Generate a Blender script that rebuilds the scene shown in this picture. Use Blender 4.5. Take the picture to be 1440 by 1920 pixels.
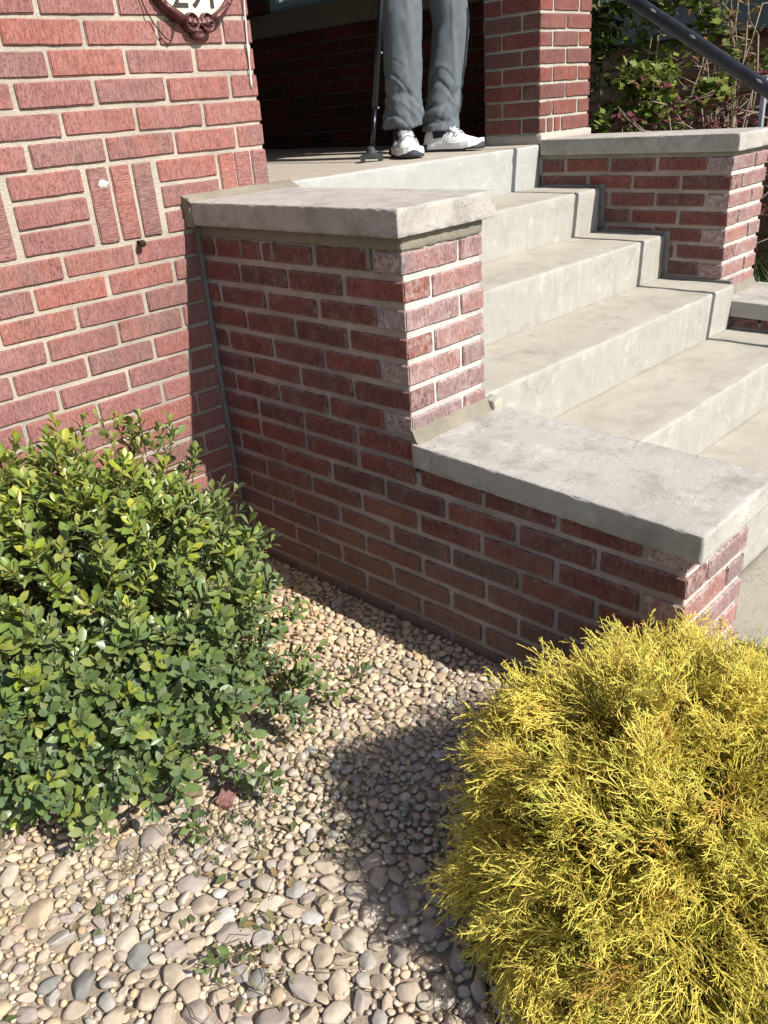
import bpy, bmesh, math, random
import numpy as np
from mathutils import Vector, Matrix, Euler, noise

for o in list(bpy.data.objects): bpy.data.objects.remove(o)
scn = bpy.context.scene
COL = scn.collection
R = math.radians
random.seed(7)
rng = np.random.default_rng(11)

# ------------------------------------------------------------------ camera
F_PX, CPOS = 1553.83, (-1.4438, -2.1919, 0.2917)
YAW, PITCH, ROLL = 0.7682, -0.4554, -0.0789
fwd = Vector((math.sin(YAW) * math.cos(PITCH), math.cos(YAW) * math.cos(PITCH), math.sin(PITCH)))
rgt = Vector((math.cos(YAW), -math.sin(YAW), 0))
upv = rgt.cross(fwd)
r2 = math.cos(ROLL) * rgt + math.sin(ROLL) * upv
u2 = -math.sin(ROLL) * rgt + math.cos(ROLL) * upv
cam_d = bpy.data.cameras.new('camera')
cam = bpy.data.objects.new('camera', cam_d)
COL.objects.link(cam)
m = Matrix.Identity(4)
for i in range(3):
    m[i][0], m[i][1], m[i][2], m[i][3] = r2[i], u2[i], -fwd[i], CPOS[i]
cam.matrix_world = m
cam_d.sensor_fit = 'VERTICAL'
cam_d.sensor_height = 24.0
cam_d.lens = F_PX / 1920 * 24.0
cam_d.clip_start = 0.05
cam_d.clip_end = 400
scn.camera = cam
CAMV = Vector(CPOS)

# ------------------------------------------------------------------ light
SUN_EL, SUN_AZ = R(40.5), R(8.0)          # azimuth measured from -Y towards +X
sund = Vector((math.sin(SUN_AZ) * math.cos(SUN_EL), -math.cos(SUN_AZ) * math.cos(SUN_EL), math.sin(SUN_EL)))
sl = bpy.data.lights.new('sun', 'SUN')
sl.energy = 4.6
sl.angle = R(0.53)
sl.color = (1.0, 0.955, 0.882)
so = bpy.data.objects.new('sun', sl)
so.rotation_euler = sund.to_track_quat('Z', 'Y').to_euler()
COL.objects.link(so)
w = bpy.data.worlds.new('World')
scn.world = w
w.use_nodes = True
nt = w.node_tree
sky = nt.nodes.new('ShaderNodeTexSky')
sky.sky_type = 'NISHITA'
sky.sun_disc = False
sky.sun_elevation = SUN_EL
sky.sun_rotation = math.atan2(sund.x, sund.y)
bg = nt.nodes['Background']
bg.inputs['Strength'].default_value = 0.085
nt.links.new(sky.outputs[0], bg.inputs['Color'])
vs = scn.view_settings
vs.view_transform = 'Standard'
vs.look = 'None'
vs.gamma = 1
vs.use_curve_mapping = False
vs.exposure = 0.76

# ------------------------------------------------------------------ dimensions (metres)
c = 0.0677                 # brick course
XR = 0.293                 # right end of the house wall
L1, L2, T = 0.825, 1.577, 0.302
CT = 0.0644                # cap thickness
W, Y0, ZP, RS, TR = 1.963, 0.138, 0.0823, 0.1803, 0.3143
GZ = -1.06                 # gravel level
BL, BH, BD, JT = 0.203, 0.0567, 0.095, 0.011

# ------------------------------------------------------------------ node helpers
class NB:
    def __init__(s, name):
        s.m = bpy.data.materials.new(name)
        s.m.use_nodes = True
        s.t = s.m.node_tree
        s.b = s.t.nodes['Principled BSDF']
        s.out = s.t.nodes['Material Output']
        s.b.inputs['Roughness'].default_value = 0.85
        s.b.inputs['Specular IOR Level'].default_value = 0.25
    def n(s, t, **k):
        n = s.t.nodes.new(t)
        for a, v in k.items(): setattr(n, a, v)
        return n
    def l(s, a, b): s.t.links.new(a, b)
    def obj(s): return s.n('ShaderNodeTexCoord').outputs['Object']
    def rnd(s): return s.n('ShaderNodeObjectInfo').outputs['Random']
    def mapv(s, v, sc, loc=(0, 0, 0)):
        n = s.n('ShaderNodeMapping')
        n.inputs['Scale'].default_value = sc if hasattr(sc, '__len__') else (sc,) * 3
        n.inputs['Location'].default_value = loc
        s.l(v, n.inputs['Vector'])
        return n.outputs[0]
    def noise(s, v, scale, detail=4, rough=0.55, w=None):
        n = s.n('ShaderNodeTexNoise')
        n.inputs['Scale'].default_value = scale
        n.inputs['Detail'].default_value = detail
        n.inputs['Roughness'].default_value = rough
        if w is not None:
            n.noise_dimensions = '4D'
            s.l(w, n.inputs['W'])
        s.l(v, n.inputs['Vector'])
        return n.outputs['Fac']
    def ramp(s, f, stops, interp='LINEAR'):
        n = s.n('ShaderNodeValToRGB')
        n.color_ramp.interpolation = interp
        e = n.color_ramp.elements
        while len(e) < len(stops): e.new(0.5)
        for el, (p, col) in zip(e, stops):
            el.position = p
            el.color = (col if hasattr(col, '__len__') else (col,) * 3)[:3] + (1,) if hasattr(col, '__len__') else (col, col, col, 1)
        s.l(f, n.inputs[0])
        return n.outputs[0]
    def mix(s, f, a, b, mode='MIX'):
        n = s.n('ShaderNodeMix', data_type='RGBA', blend_type=mode)
        for sock, v in ((n.inputs[0], f), (n.inputs[6], a), (n.inputs[7], b)):
            if isinstance(v, (int, float)): sock.default_value = v
            elif isinstance(v, tuple): sock.default_value = v + (1,)
            else: s.l(v, sock)
        return n.outputs[2]
    def math(s, op, a, b=0.0, clamp=False):
        n = s.n('ShaderNodeMath', operation=op, use_clamp=clamp)
        for sock, v in ((n.inputs[0], a), (n.inputs[1], b)):
            if isinstance(v, (int, float)): sock.default_value = v
            else: s.l(v, sock)
        return n.outputs[0]
    def bump(s, h, dist, strength=1.0, prev=None):
        n = s.n('ShaderNodeBump')
        n.inputs['Distance'].default_value = dist
        n.inputs['Strength'].default_value = strength
        s.l(h, n.inputs['Height'])
        if prev is not None: s.l(prev, n.inputs['Normal'])
        return n.outputs[0]
    def done(s, col=None, nrm=None, rough=None):
        if col is not None:
            if isinstance(col, tuple): s.b.inputs['Base Color'].default_value = col + (1,)
            else: s.l(col, s.b.inputs['Base Color'])
        if nrm is not None: s.l(nrm, s.b.inputs['Normal'])
        if rough is not None:
            if isinstance(rough, (int, float)): s.b.inputs['Roughness'].default_value = rough
            else: s.l(rough, s.b.inputs['Roughness'])
        return s.m

def brick_mat(name, cols, haze=0.3, edge=0.0, hazecol=(0.55, 0.46, 0.42), dark=0.5, dirt=0.0, fade=0.0, fadecol=(.36, .24, .215), streak=.40):
    N = NB(name)
    v, rn = N.obj(), N.rnd()
    w4 = N.math('MULTIPLY', rn, 91.7)
    st = [((i + .0) / len(cols), cc) for i, cc in enumerate(cols)]
    base = N.ramp(rn, st, 'CONSTANT')
    rn2 = N.math('FRACT', N.math('MULTIPLY', rn, 7.31))
    flash = N.ramp(N.noise(N.mapv(v, (1, 1, .6)), 13, 2, .5, w4), [(.38, 0.0), (.62, 1.0)])
    base = N.mix(N.math('MULTIPLY', flash, .75), base, N.ramp(rn2, st, 'CONSTANT'))
    big = N.noise(v, 9, 3, .5, w4)
    base = N.mix(N.ramp(big, [(.35, 0.0), (.7, 1.0)]), base, N.mix(1.0, base, (dark + .1, dark, dark + .03), 'MULTIPLY'))
    # vertical wire-cut streaks
    s1 = N.noise(N.mapv(v, (330, 330, 48)), 1, 4, .7, w4)
    s2 = N.noise(N.mapv(v, (95, 95, 45)), 1, 3, .6, w4)
    groove = N.ramp(s1, [(.36, 0.0), (.50, 1.0)])
    base = N.mix(N.math('MULTIPLY', N.math('SUBTRACT', 1.0, groove), streak), base, N.mix(1.0, base, (.36, .32, .33), 'MULTIPLY'))
    # lime haze
    hz = N.noise(v, 22, 5, .65, w4)
    hf = N.math('MULTIPLY', N.ramp(hz, [(.5, 0.0), (.78, 1.0)]), haze)
    sp = N.n('ShaderNodeSeparateXYZ'); N.l(v, sp.inputs[0])
    ez = N.math('MULTIPLY', N.math('ABSOLUTE', sp.outputs['Z']), 1 / .0284)
    ex = N.math('MULTIPLY', N.math('ABSOLUTE', sp.outputs['X']), 1 / .1015)
    ed = N.math('MAXIMUM', N.ramp(ez, [(.68, 0.0), (1.0, 1.0)]), N.ramp(ex, [(.9, 0.0), (1.0, 1.0)]))
    ef = N.math('MULTIPLY', N.math('MULTIPLY', ed, N.ramp(N.noise(v, 55, 4, .7, w4), [(.4, 0.0), (.6, 1.0)])), edge)
    base = N.mix(N.math('MAXIMUM', hf, ef), base, hazecol)
    if fade:
        fz_ = N.math('MULTIPLY', N.math('ADD', .55, N.math('MULTIPLY', N.noise(v, 31, 4, .7, w4), .9)), fade)
        base = N.mix(fz_, base, fadecol)
    spk = N.noise(v, 260, 2, .6, w4)
    base = N.mix(N.math('MULTIPLY', N.ramp(spk, [(.66, 0.0), (.72, 1.0)]), .35), base, (.6, .5, .44))
    gp0 = N.n('ShaderNodeNewGeometry').outputs['Position']
    base = N.mix(N.ramp(N.noise(gp0, 2.6, 4, .6), [(.35, 0.0), (.68, .55)]), base, N.mix(1.0, base, (.78, .70, .72), 'MULTIPLY'))
    pit_ = N.ramp(N.noise(N.mapv(v, (1, 1, .55)), 190, 3, .7, w4), [(.56, 0.0), (.66, 1.0)])
    base = N.mix(N.math('MULTIPLY', pit_, .55), base, N.mix(1.0, base, (.42, .36, .36), 'MULTIPLY'))
    chip = N.ramp(N.noise(v, 48, 5, .75, w4), [(.67, 0.0), (.70, 1.0)])
    base = N.mix(N.math('MULTIPLY', chip, .55), base, N.mix(1.0, base, (.55, .48, .46), 'MULTIPLY'))
    if dirt:
        gp = N.n('ShaderNodeNewGeometry').outputs['Position']
        gz_ = N.n('ShaderNodeSeparateXYZ'); N.l(gp, gz_.inputs[0])
        f = N.math('MULTIPLY', N.math('ADD', gz_.outputs['Z'], 1.06), 2.2)
        f = N.math('SUBTRACT', N.math('ADD', 1.0, N.math('MULTIPLY', N.math('SUBTRACT', N.noise(gp, 6, 5, .65), .5), 1.6)), f, True)
        base = N.mix(N.math('MULTIPLY', f, dirt), base, (.24, .185, .135))
    h = N.math('SUBTRACT', N.math('ADD', N.math('MULTIPLY', groove, .8), N.math('MULTIPLY', s2, .9)), N.math('ADD', N.math('MULTIPLY', chip, .9), N.math('MULTIPLY', pit_, .8)))
    return N.done(base, N.bump(h, .0017, .9), .9)

def mortar_mat(name, a, b, grit=(.25, .22, .2), sc=1.0):
    N = NB(name)
    v = N.obj()
    base = N.mix(N.ramp(N.noise(v, 7 * sc, 5, .6), [(.3, 0.0), (.7, 1.0)]), a, b)
    gp0 = N.n('ShaderNodeNewGeometry').outputs['Position']
    base = N.mix(N.ramp(N.noise(gp0, 3.1, 5, .65), [(.45, 0.0), (.62, .6)]), base, N.mix(1.0, base, (.66, .66, .70), 'MULTIPLY'))
    base = N.mix(N.math('MULTIPLY', N.ramp(N.noise(v, 340, 2, .6), [(.58, 0.0), (.68, 1.0)]), .6), base, grit)
    h = N.math('ADD', N.noise(v, 260, 3, .7), N.math('MULTIPLY', N.noise(v, 75, 4, .65), 1.7))
    return N.done(base, N.bump(h, .0025, .9), .95)

def stone_mat(name, a, b, dirt, dirtamt=.5, sc=1.0, pit=.8, white=0.0, streak=False):
    N = NB(name)
    v = N.obj()
    base = N.mix(N.ramp(N.noise(v, 5 * sc, 6, .65), [(.3, 0.0), (.68, 1.0)]), a, b)
    df = N.math('MULTIPLY', N.ramp(N.noise(N.mapv(v, 1.0, (3.1, 1.7, .4)), 9 * sc, 8, .72), [(.5, 0.0), (.66, 1.0)]), dirtamt)
    base = N.mix(df, base, dirt)
    if streak:
        s = N.noise(N.mapv(v, (46, 46, 3.5)), 1, 4, .6)
        s_ = N.math('MULTIPLY', N.ramp(s, [(.5, 0.0), (.62, 1.0)]), N.ramp(N.noise(v, 3.3, 2), [(.4, .1), (.6, .8)]))
        base = N.mix(N.math('MULTIPLY', s_, .55), base, (.42, .40, .36))
    if white:
        wf = N.math('MULTIPLY', N.ramp(N.noise(N.mapv(v, 1.0, (7, 2, 5)), 13 * sc, 6, .7), [(.56, 0.0), (.68, 1.0)]), white)
        base = N.mix(wf, base, (.57, .54, .50))
    base = N.mix(N.math('MULTIPLY', N.ramp(N.noise(v, 300, 3, .7), [(.52, 0.0), (.66, 1.0)]), .38), base, (.2, .18, .15))
    base = N.mix(N.math('MULTIPLY', N.ramp(N.noise(v, 55, 3, .6), [(.66, 0.0), (.72, 1.0)]), .35 * pit), base, (.16, .14, .12))
    vo = N.n('ShaderNodeTexVoronoi'); vo.inputs['Scale'].default_value = 130; N.l(v, vo.inputs['Vector'])
    pits = N.math('MULTIPLY', N.ramp(vo.outputs['Distance'], [(.10, 1.0), (.24, 0.0)]), N.ramp(N.noise(v, 17, 3, .6), [(.50, 0.0), (.62, 1.0)]))
    base = N.mix(N.math('MULTIPLY', pits, .5 * pit), base, (.13, .115, .095))
    vc = N.n('ShaderNodeTexVoronoi', feature='DISTANCE_TO_EDGE'); vc.inputs['Scale'].default_value = 2.1
    wv = N.n('ShaderNodeVectorMath', operation='ADD'); nz = N.n('ShaderNodeTexNoise'); nz.inputs['Scale'].default_value = 9; nz.inputs['Detail'].default_value = 5
    N.l(v, nz.inputs['Vector']); N.l(v, wv.inputs[0]); N.l(N.mapv(nz.outputs['Color'], .22), wv.inputs[1]); N.l(wv.outputs[0], vc.inputs['Vector'])
    crack = N.math('MULTIPLY', N.ramp(vc.outputs['Distance'], [(.0, 1.0), (.006, 0.0)]), N.ramp(N.noise(v, 2.7, 2, .5), [(.52, 0.0), (.58, 1.0)]))
    base = N.mix(N.math('MULTIPLY', crack, .3), base, (.15, .13, .105))
    h = N.math('ADD', N.math('MULTIPLY', N.noise(v, 320, 3, .7), .7), N.noise(v, 45, 4, .6))
    h = N.math('SUBTRACT', h, N.math('ADD', pits, N.math('MULTIPLY', crack, .6)))
    return N.done(base, N.bump(h, .0022, pit), .92)

def plain(name, col, rough=.6, metal=0.0, var=.25, sc=40, bump=0.0, spec=.3):
    N = NB(name)
    v = N.obj()
    f = N.ramp(N.noise(v, sc, 4, .6), [(.3, 0.0), (.7, 1.0)])
    base = N.mix(f, col, tuple(x * (1 - var) for x in col))
    N.b.inputs['Metallic'].default_value = metal
    N.b.inputs['Specular IOR Level'].default_value = spec
    nr = N.bump(N.noise(v, sc * 5, 3), bump, .8) if bump else None
    return N.done(base, nr, rough)

def attr_mat(name, rough=.5, spec=.3, trans=0.0, bump=0.0, bsc=200, var=.2, vsc=60):
    N = NB(name)
    at = N.n('ShaderNodeVertexColor', layer_name='col')
    v = N.obj()
    base = N.mix(N.math('MULTIPLY', N.noise(v, vsc, 4, .6), 1.0), at.outputs[0], N.mix(1.0, at.outputs[0], (1 - var * 2,) * 3, 'MULTIPLY'))
    N.b.inputs['Specular IOR Level'].default_value = spec
    nr = N.bump(N.noise(v, bsc, 3, .6), bump, .8) if bump else None
    N.done(base, nr, rough)
    if trans:
        tr = N.n('ShaderNodeBsdfTranslucent')
        N.l(base, tr.inputs['Color'])
        mx = N.n('ShaderNodeMixShader')
        mx.inputs[0].default_value = trans
        N.l(N.b.outputs[0], mx.inputs[1]); N.l(tr.outputs[0], mx.inputs[2])
        N.l(mx.outputs[0], N.out.inputs['Surface'])
    return N.m

M = {}
M['brick_house'] = brick_mat('house brick', [(.31, .090, .068), (.28, .094, .082), (.37, .100, .062), (.26, .098, .092), (.29, .096, .082), (.34, .094, .062), (.215, .094, .080), (.28, .10, .086), (.185, .098, .082), (.27, .106, .098), (.32, .094, .066), (.25, .090, .080)], haze=.30, edge=.05, hazecol=(.50, .36, .35), dark=.74, fade=.36, fadecol=(.40, .245, .22), streak=.36)
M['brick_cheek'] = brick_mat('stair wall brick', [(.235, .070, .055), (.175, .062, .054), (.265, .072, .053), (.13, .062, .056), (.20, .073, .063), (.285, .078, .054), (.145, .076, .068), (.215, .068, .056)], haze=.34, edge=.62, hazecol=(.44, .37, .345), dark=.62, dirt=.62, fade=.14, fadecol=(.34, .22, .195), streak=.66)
M['brick_front'] = brick_mat('lime washed front brick', [(.26, .10, .088), (.20, .098, .094), (.30, .094, .07), (.17, .098, .098), (.24, .10, .09), (.33, .10, .07)], haze=.7, edge=.8, hazecol=(.56, .49, .465), dark=.75, fade=.30, fadecol=(.50, .41, .39), streak=.55)
M['brick_column'] = brick_mat('column brick', [(.21, .055, .042), (.15, .06, .05), (.24, .058, .042), (.19, .07, .056), (.22, .062, .046), (.18, .09, .07)], haze=.14, edge=.12, dark=.7, fade=.12)
M['brick_shade_tone'] = brick_mat('porch brick with painted shade', [(.085, .020, .016), (.045, .017, .014), (.11, .023, .016), (.06, .019, .016)], haze=.0, edge=.0, dark=.6)  # porch shade is put into this brick colour
M['mortar_house'] = mortar_mat('house mortar', (.45, .395, .32), (.37, .325, .265))
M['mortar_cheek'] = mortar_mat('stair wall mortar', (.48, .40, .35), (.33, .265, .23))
M['mortar_column'] = mortar_mat('column mortar', (.44, .41, .35), (.36, .33, .28))
M['mortar_shade_tone'] = mortar_mat('porch mortar with painted shade', (.060, .057, .050), (.045, .042, .038))  # mortar colour lowered to look shaded by the porch
M['mortar_fresh'] = mortar_mat('fresh mortar', (.27, .24, .185), (.21, .187, .145), sc=2)
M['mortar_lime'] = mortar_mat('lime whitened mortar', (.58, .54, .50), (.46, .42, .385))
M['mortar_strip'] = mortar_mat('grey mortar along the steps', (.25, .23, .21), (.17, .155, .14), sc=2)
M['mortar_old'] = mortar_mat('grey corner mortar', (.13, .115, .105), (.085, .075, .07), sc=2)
M['cap_grey'] = stone_mat('weathered limestone cap', (.46, .43, .395), (.35, .325, .295), (.20, .175, .155), .55, 1.2, 1.0, .5)
M['cap_low'] = stone_mat('lower limestone cap', (.43, .41, .375), (.345, .325, .295), (.20, .185, .16), .6, 1.0, .9, .6)
M['riser'] = stone_mat('chalky concrete riser', (.355, .34, .305), (.31, .298, .268), (.235, .222, .195), .45, 1.2, .6, .35, True)
M['tread'] = stone_mat('worn concrete tread', (.42, .39, .33), (.355, .33, .275), (.25, .23, .195), .5, .9, .5, .15)
M['porch_riser'] = stone_mat('pale concrete edge', (.37, .375, .36), (.33, .335, .32), (.26, .255, .235), .3, 1.5, .5, .3)
M['porch_floor'] = stone_mat('pebbled concrete floor', (.43, .375, .315), (.36, .31, .26), (.25, .21, .175), .4, 3, 1.0)
M['walk'] = stone_mat('brushed concrete walk', (.37, .335, .275), (.31, .285, .235), (.24, .22, .185), .4, 1.5, 1.0)
M['soil'] = mortar_mat('soil', (.42, .345, .26), (.33, .265, .195), (.13, .10, .075))
M['lawn'] = plain('lawn', (.055, .085, .022), .9, 0, .5, 8, .02)
M['stone'] = attr_mat('river stone', .8, .2, 0, .0012, 160, .22, 45)
M['leaf'] = attr_mat('glossy leaf', .38, .45, .20, 0, 200, .18, 90)
M['frond'] = attr_mat('golden frond', .6, .25, .16, 0, 200, .12, 60)
M['softleaf'] = attr_mat('thin leaf', .6, .25, .3, 0, 200, .2, 90)
M['twig'] = plain('bark', (.21, .15, .095), .85, 0, .45, 60, .002)
M['twig_pale'] = plain('pale bark', (.30, .23, .165), .85, 0, .35, 60, .001)
M['trouser'] = None
M['white'] = plain('white shoe leather', (.80, .80, .79), .5, 0, .05, 30)
M['grey_sole'] = plain('dark grey rubber', (.045, .052, .06), .7, 0, .2, 60)
M['navy'] = plain('navy lining', (.015, .018, .035), .8)
M['lace'] = plain('grey lace', (.40, .41, .43), .8)
M['black_metal'] = plain('black painted metal', (.011, .012, .018), .28, 0.3, .2, 80, 0, .5)
M['black_rubber'] = plain('black rubber', (.04, .043, .046), .55, 0, .3, 80)
M['rail'] = plain('worn black rail paint', (.028, .034, .044), .42, .2, .5, 25, .001, .5)
M['rail_chip'] = plain('bare chipped paint', (.17, .18, .19), .6)
M['post'] = plain('grey galvanised steel', (.30, .33, .36), .6, .2, .2, 30)
M['plaque_frame'] = plain('maroon painted casting', (.10, .028, .026), .38, .1, .35, 70, .0008, .5)
M['plaque_face'] = plain('ivory enamel', (.80, .76, .60), .45, 0, .04, 10)
M['ink'] = plain('brown black numerals', (.045, .035, .028), .5)
M['cord'] = plain('dirty white cord', (.62, .6, .57), .9, 0, .3, 120)
M['rust'] = plain('rusty iron', (.055, .028, .018), .8, .3, .5, 200)
M['putty'] = plain('white filler', (.62, .58, .53), .9, 0, .2, 120, .002)
M['ledge'] = stone_mat('dark concrete ledge', (.13, .115, .09), (.09, .08, .065), (.05, .045, .04), .4)
M['win_frame'] = plain('blue grey window paint', (.24, .34, .41), .5, 0, .25, 20)
M['siding'] = plain('brown stained siding', (.21, .105, .055), .75, 0, .4, 12, .001)
M['sill'] = plain('grey painted sill', (.16, .175, .175), .6, 0, .2, 15)
M['plaster'] = plain('porch plaster', (.22, .2, .17), .9, 0, .2, 6)
M['ceiling'] = plain('porch ceiling board', (.20, .19, .17), .7, 0, .1, 6)
N = NB('window glass'); N.b.inputs['Transmission Weight'].default_value = .85; N.b.inputs['Roughness'].default_value = .04
N.done((.5, .56, .58)); M['glass'] = N.m
N = NB('grey denim'); v = N.obj()
tw = N.n('ShaderNodeTexWave'); tw.inputs['Scale'].default_value = 420; tw.inputs['Distortion'].default_value = 1.5
N.l(N.mapv(v, (1, .35, .8)), tw.inputs['Vector'])
bb = N.mix(N.ramp(N.noise(v, 24, 5, .65), [(.3, 0.0), (.7, 1.0)]), (.155, .178, .20), (.115, .134, .152))
bb = N.mix(.3, bb, N.mix(1.0, bb, tw.outputs['Color'], 'MULTIPLY'))
M['trouser'] = N.done(bb, N.bump(N.math('ADD', N.noise(v, 26, 4, .6), N.math('MULTIPLY', tw.outputs['Fac'], .15)), .0035, .6), .95)
M['jacket'] = plain('dark blue cotton', (.03, .045, .09), .9, 0, .3, 20)
M['skin'] = plain('skin', (.50, .30, .21), .55, 0, .1, 20)
M['hair'] = plain('grey hair', (.28, .27, .26), .7, 0, .4, 80)

# ------------------------------------------------------------------ object helpers
def link(name, me, mats, parent=None, loc=None, rot=None):
    o = bpy.data.objects.new(name, me)
    COL.objects.link(o)
    if not isinstance(mats, (list, tuple)): mats = [mats]
    if me is not None and not me.materials:
        for mm in mats: me.materials.append(mm)
    if parent is not None: o.parent = parent
    if loc is not None: o.location = loc
    if rot is not None: o.rotation_euler = rot
    return o
def tag(o, label, cat, group=None, kind=None):
    o['label'] = label
    if cat: o['category'] = cat
    if group: o['group'] = group
    if kind: o['kind'] = kind
    return o
def thing(name, label, cat, loc=(0, 0, 0), group=None):
    o = bpy.data.objects.new(name, None)
    o.empty_display_size = .05
    COL.objects.link(o)
    o.location = loc
    return tag(o, label, cat, group)
def struct(o):
    o['kind'] = 'structure'
    return o
def me_from(name, verts, faces, smooth=False):
    me = bpy.data.meshes.new(name)
    me.from_pydata([tuple(v) for v in verts], [], faces)
    if smooth: me.polygons.foreach_set('use_smooth', [True] * len(me.polygons))
    me.update()
    return me
def bm_me(bm, name, smooth=False):
    me = bpy.data.meshes.new(name)
    bmesh.ops.recalc_face_normals(bm, faces=bm.faces)
    bm.to_mesh(me); bm.free()
    if smooth: me.polygons.foreach_set('use_smooth', [True] * len(me.polygons))
    return me
def tri_mesh(name, V, Fc, Cc=None, smooth=False):
    """big mesh from numpy arrays of verts (n,3), tris (m,3), vertex colours (n,3)"""
    me = bpy.data.meshes.new(name)
    V = np.asarray(V, dtype=np.float32); Fc = np.asarray(Fc, dtype=np.int32)
    me.vertices.add(len(V)); me.vertices.foreach_set('co', V.ravel())
    k = Fc.shape[1]
    me.loops.add(Fc.size); me.loops.foreach_set('vertex_index', Fc.ravel())
    me.polygons.add(len(Fc))
    me.polygons.foreach_set('loop_start', np.arange(0, Fc.size, k, dtype=np.int32))
    me.polygons.foreach_set('loop_total', np.full(len(Fc), k, dtype=np.int32))
    if smooth: me.polygons.foreach_set('use_smooth', np.ones(len(Fc), dtype=bool))
    me.update(calc_edges=True)
    if Cc is not None:
        a = me.color_attributes.new('col', 'FLOAT_COLOR', 'POINT')
        cc = np.ones((len(V), 4), dtype=np.float32); cc[:, :3] = Cc
        a.data.foreach_set('color', cc.ravel())
    return me
def box_bm(bm, x0, x1, y0, y1, z0, z1):
    vs_ = [bm.verts.new(p) for p in ((x0, y0, z0), (x1, y0, z0), (x1, y1, z0), (x0, y1, z0), (x0, y0, z1), (x1, y0, z1), (x1, y1, z1), (x0, y1, z1))]
    for f in ((0, 3, 2, 1), (4, 5, 6, 7), (0, 1, 5, 4), (1, 2, 6, 5), (2, 3, 7, 6), (3, 0, 4, 7)):
        bm.faces.new([vs_[i] for i in f])
def box_me(name, x0, x1, y0, y1, z0, z1, bev=0.0):
    bm = bmesh.new()
    box_bm(bm, x0, x1, y0, y1, z0, z1)
    if bev: bmesh.ops.bevel(bm, geom=bm.edges[:], offset=bev, segments=2, affect='EDGES', profile=.5)
    return bm_me(bm, name)
def rough_box(name, x0, x1, y0, y1, z0, z1, seg=.02, bev=.005, amp=.002, sc=60, seed=0, edge_amp=0.0, slope=None):
    """box with subdivided faces, rounded edges and real surface unevenness"""
    dims = [(x0, x1), (y0, y1), (z0, z1)]
    cuts = []
    for a, b in dims:
        n = max(1, int(round((b - a - 2 * bev) / seg)))
        cuts.append([a, a + bev * .3, a + bev] + [a + bev + (b - a - 2 * bev) * i / n for i in range(1, n)] + [b - bev, b - bev * .3, b])
    idx = {}
    V, Fc = [], []
    lo = Vector((x0 + bev, y0 + bev, z0 + bev)); hi = Vector((x1 - bev, y1 - bev, z1 - bev))
    off = Vector((seed * 3.7, seed * 1.3, seed * 2.1))
    def vert(i, j, k):
        key = (i, j, k)
        if key in idx: return idx[key]
        p = Vector((cuts[0][i], cuts[1][j], cuts[2][k]))
        q = Vector([min(max(p[a], lo[a]), hi[a]) for a in range(3)])
        d = p - q
        nd = d.normalized() if d.length > 1e-9 else Vector((0, 0, 1))
        onedge = sum(1 for a in range(3) if abs(d[a]) > 1e-6) >= 2
        p = q + nd * bev
        nn = noise.noise(p * sc + off) + .5 * noise.noise(p * sc * 2.7 + off)
        p = p + nd * nn * amp
        if onedge and edge_amp:
            e = noise.noise(p * 95 + off) + .6 * noise.noise(p * 31 + off)
            p = p - nd * max(0, e) * edge_amp
        if slope: p.z += slope(p)
        idx[key] = len(V); V.append(p)
        return idx[key]
    n = [len(a) - 1 for a in cuts]
    for i in range(n[0]):
        for j in range(n[1]):
            Fc.append([vert(i, j, 0), vert(i, j + 1, 0), vert(i + 1, j + 1, 0), vert(i + 1, j, 0)])
            Fc.append([vert(i, j, n[2]), vert(i + 1, j, n[2]), vert(i + 1, j + 1, n[2]), vert(i, j + 1, n[2])])
    for i in range(n[0]):
        for k in range(n[2]):
            Fc.append([vert(i, 0, k), vert(i + 1, 0, k), vert(i + 1, 0, k + 1), vert(i, 0, k + 1)])
            Fc.append([vert(i, n[1], k), vert(i, n[1], k + 1), vert(i + 1, n[1], k + 1), vert(i + 1, n[1], k)])
    for j in range(n[1]):
        for k in range(n[2]):
            Fc.append([vert(0, j, k), vert(0, j, k + 1), vert(0, j + 1, k + 1), vert(0, j + 1, k)])
            Fc.append([vert(n[0], j, k), vert(n[0], j + 1, k), vert(n[0], j + 1, k + 1), vert(n[0], j, k + 1)])
    me = me_from(name, V, Fc, True)
    return me
def tube_arr(pts, rads, sides=6):
    """verts / quads of a tube along pts"""
    V, Fc = [], []
    n = len(pts)
    prev = None
    for i, p in enumerate(pts):
        p = Vector(p)
        t = (Vector(pts[min(i + 1, n - 1)]) - Vector(pts[max(i - 1, 0)])).normalized()
        if prev is None:
            a = Vector((0, 0, 1)) if abs(t.z) < .9 else Vector((1, 0, 0))
            u = t.cross(a).normalized()
        else:
            u = (prev - t * prev.dot(t)).normalized()
        prev = u
        v_ = t.cross(u)
        for s in range(sides):
            an = 2 * math.pi * s / sides
            V.append(p + (u * math.cos(an) + v_ * math.sin(an)) * rads[i])
    for i in range(n - 1):
        for s in range(sides):
            a, b = i * sides + s, i * sides + (s + 1) % sides
            Fc.append([a, b, b + sides, a + sides])
    Fc.append(list(range(sides))[::-1]); Fc.append([(n - 1) * sides + s for s in range(sides)])
    return V, Fc
def tube_me(name, pts, rad, sides=8):
    rads = rad if hasattr(rad, '__len__') else [rad] * len(pts)
    V, Fc = tube_arr(pts, rads, sides)
    return me_from(name, V, Fc, True)
def merge(parts):
    V, Fc = [], []
    for a, b in parts:
        k = len(V); V += list(a); Fc += [[i + k for i in f] for f in b]
    return V, Fc
def loft(rings, cap=True):
    n = len(rings[0]); V = [p for r in rings for p in r]; Fc = []
    for i in range(len(rings) - 1):
        for s in range(n):
            a, b = i * n + s, i * n + (s + 1) % n
            Fc.append([a, b, b + n, a + n])
    if cap:
        Fc.append(list(range(n))[::-1]); Fc.append([(len(rings) - 1) * n + s for s in range(n)])
    return V, Fc

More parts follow.
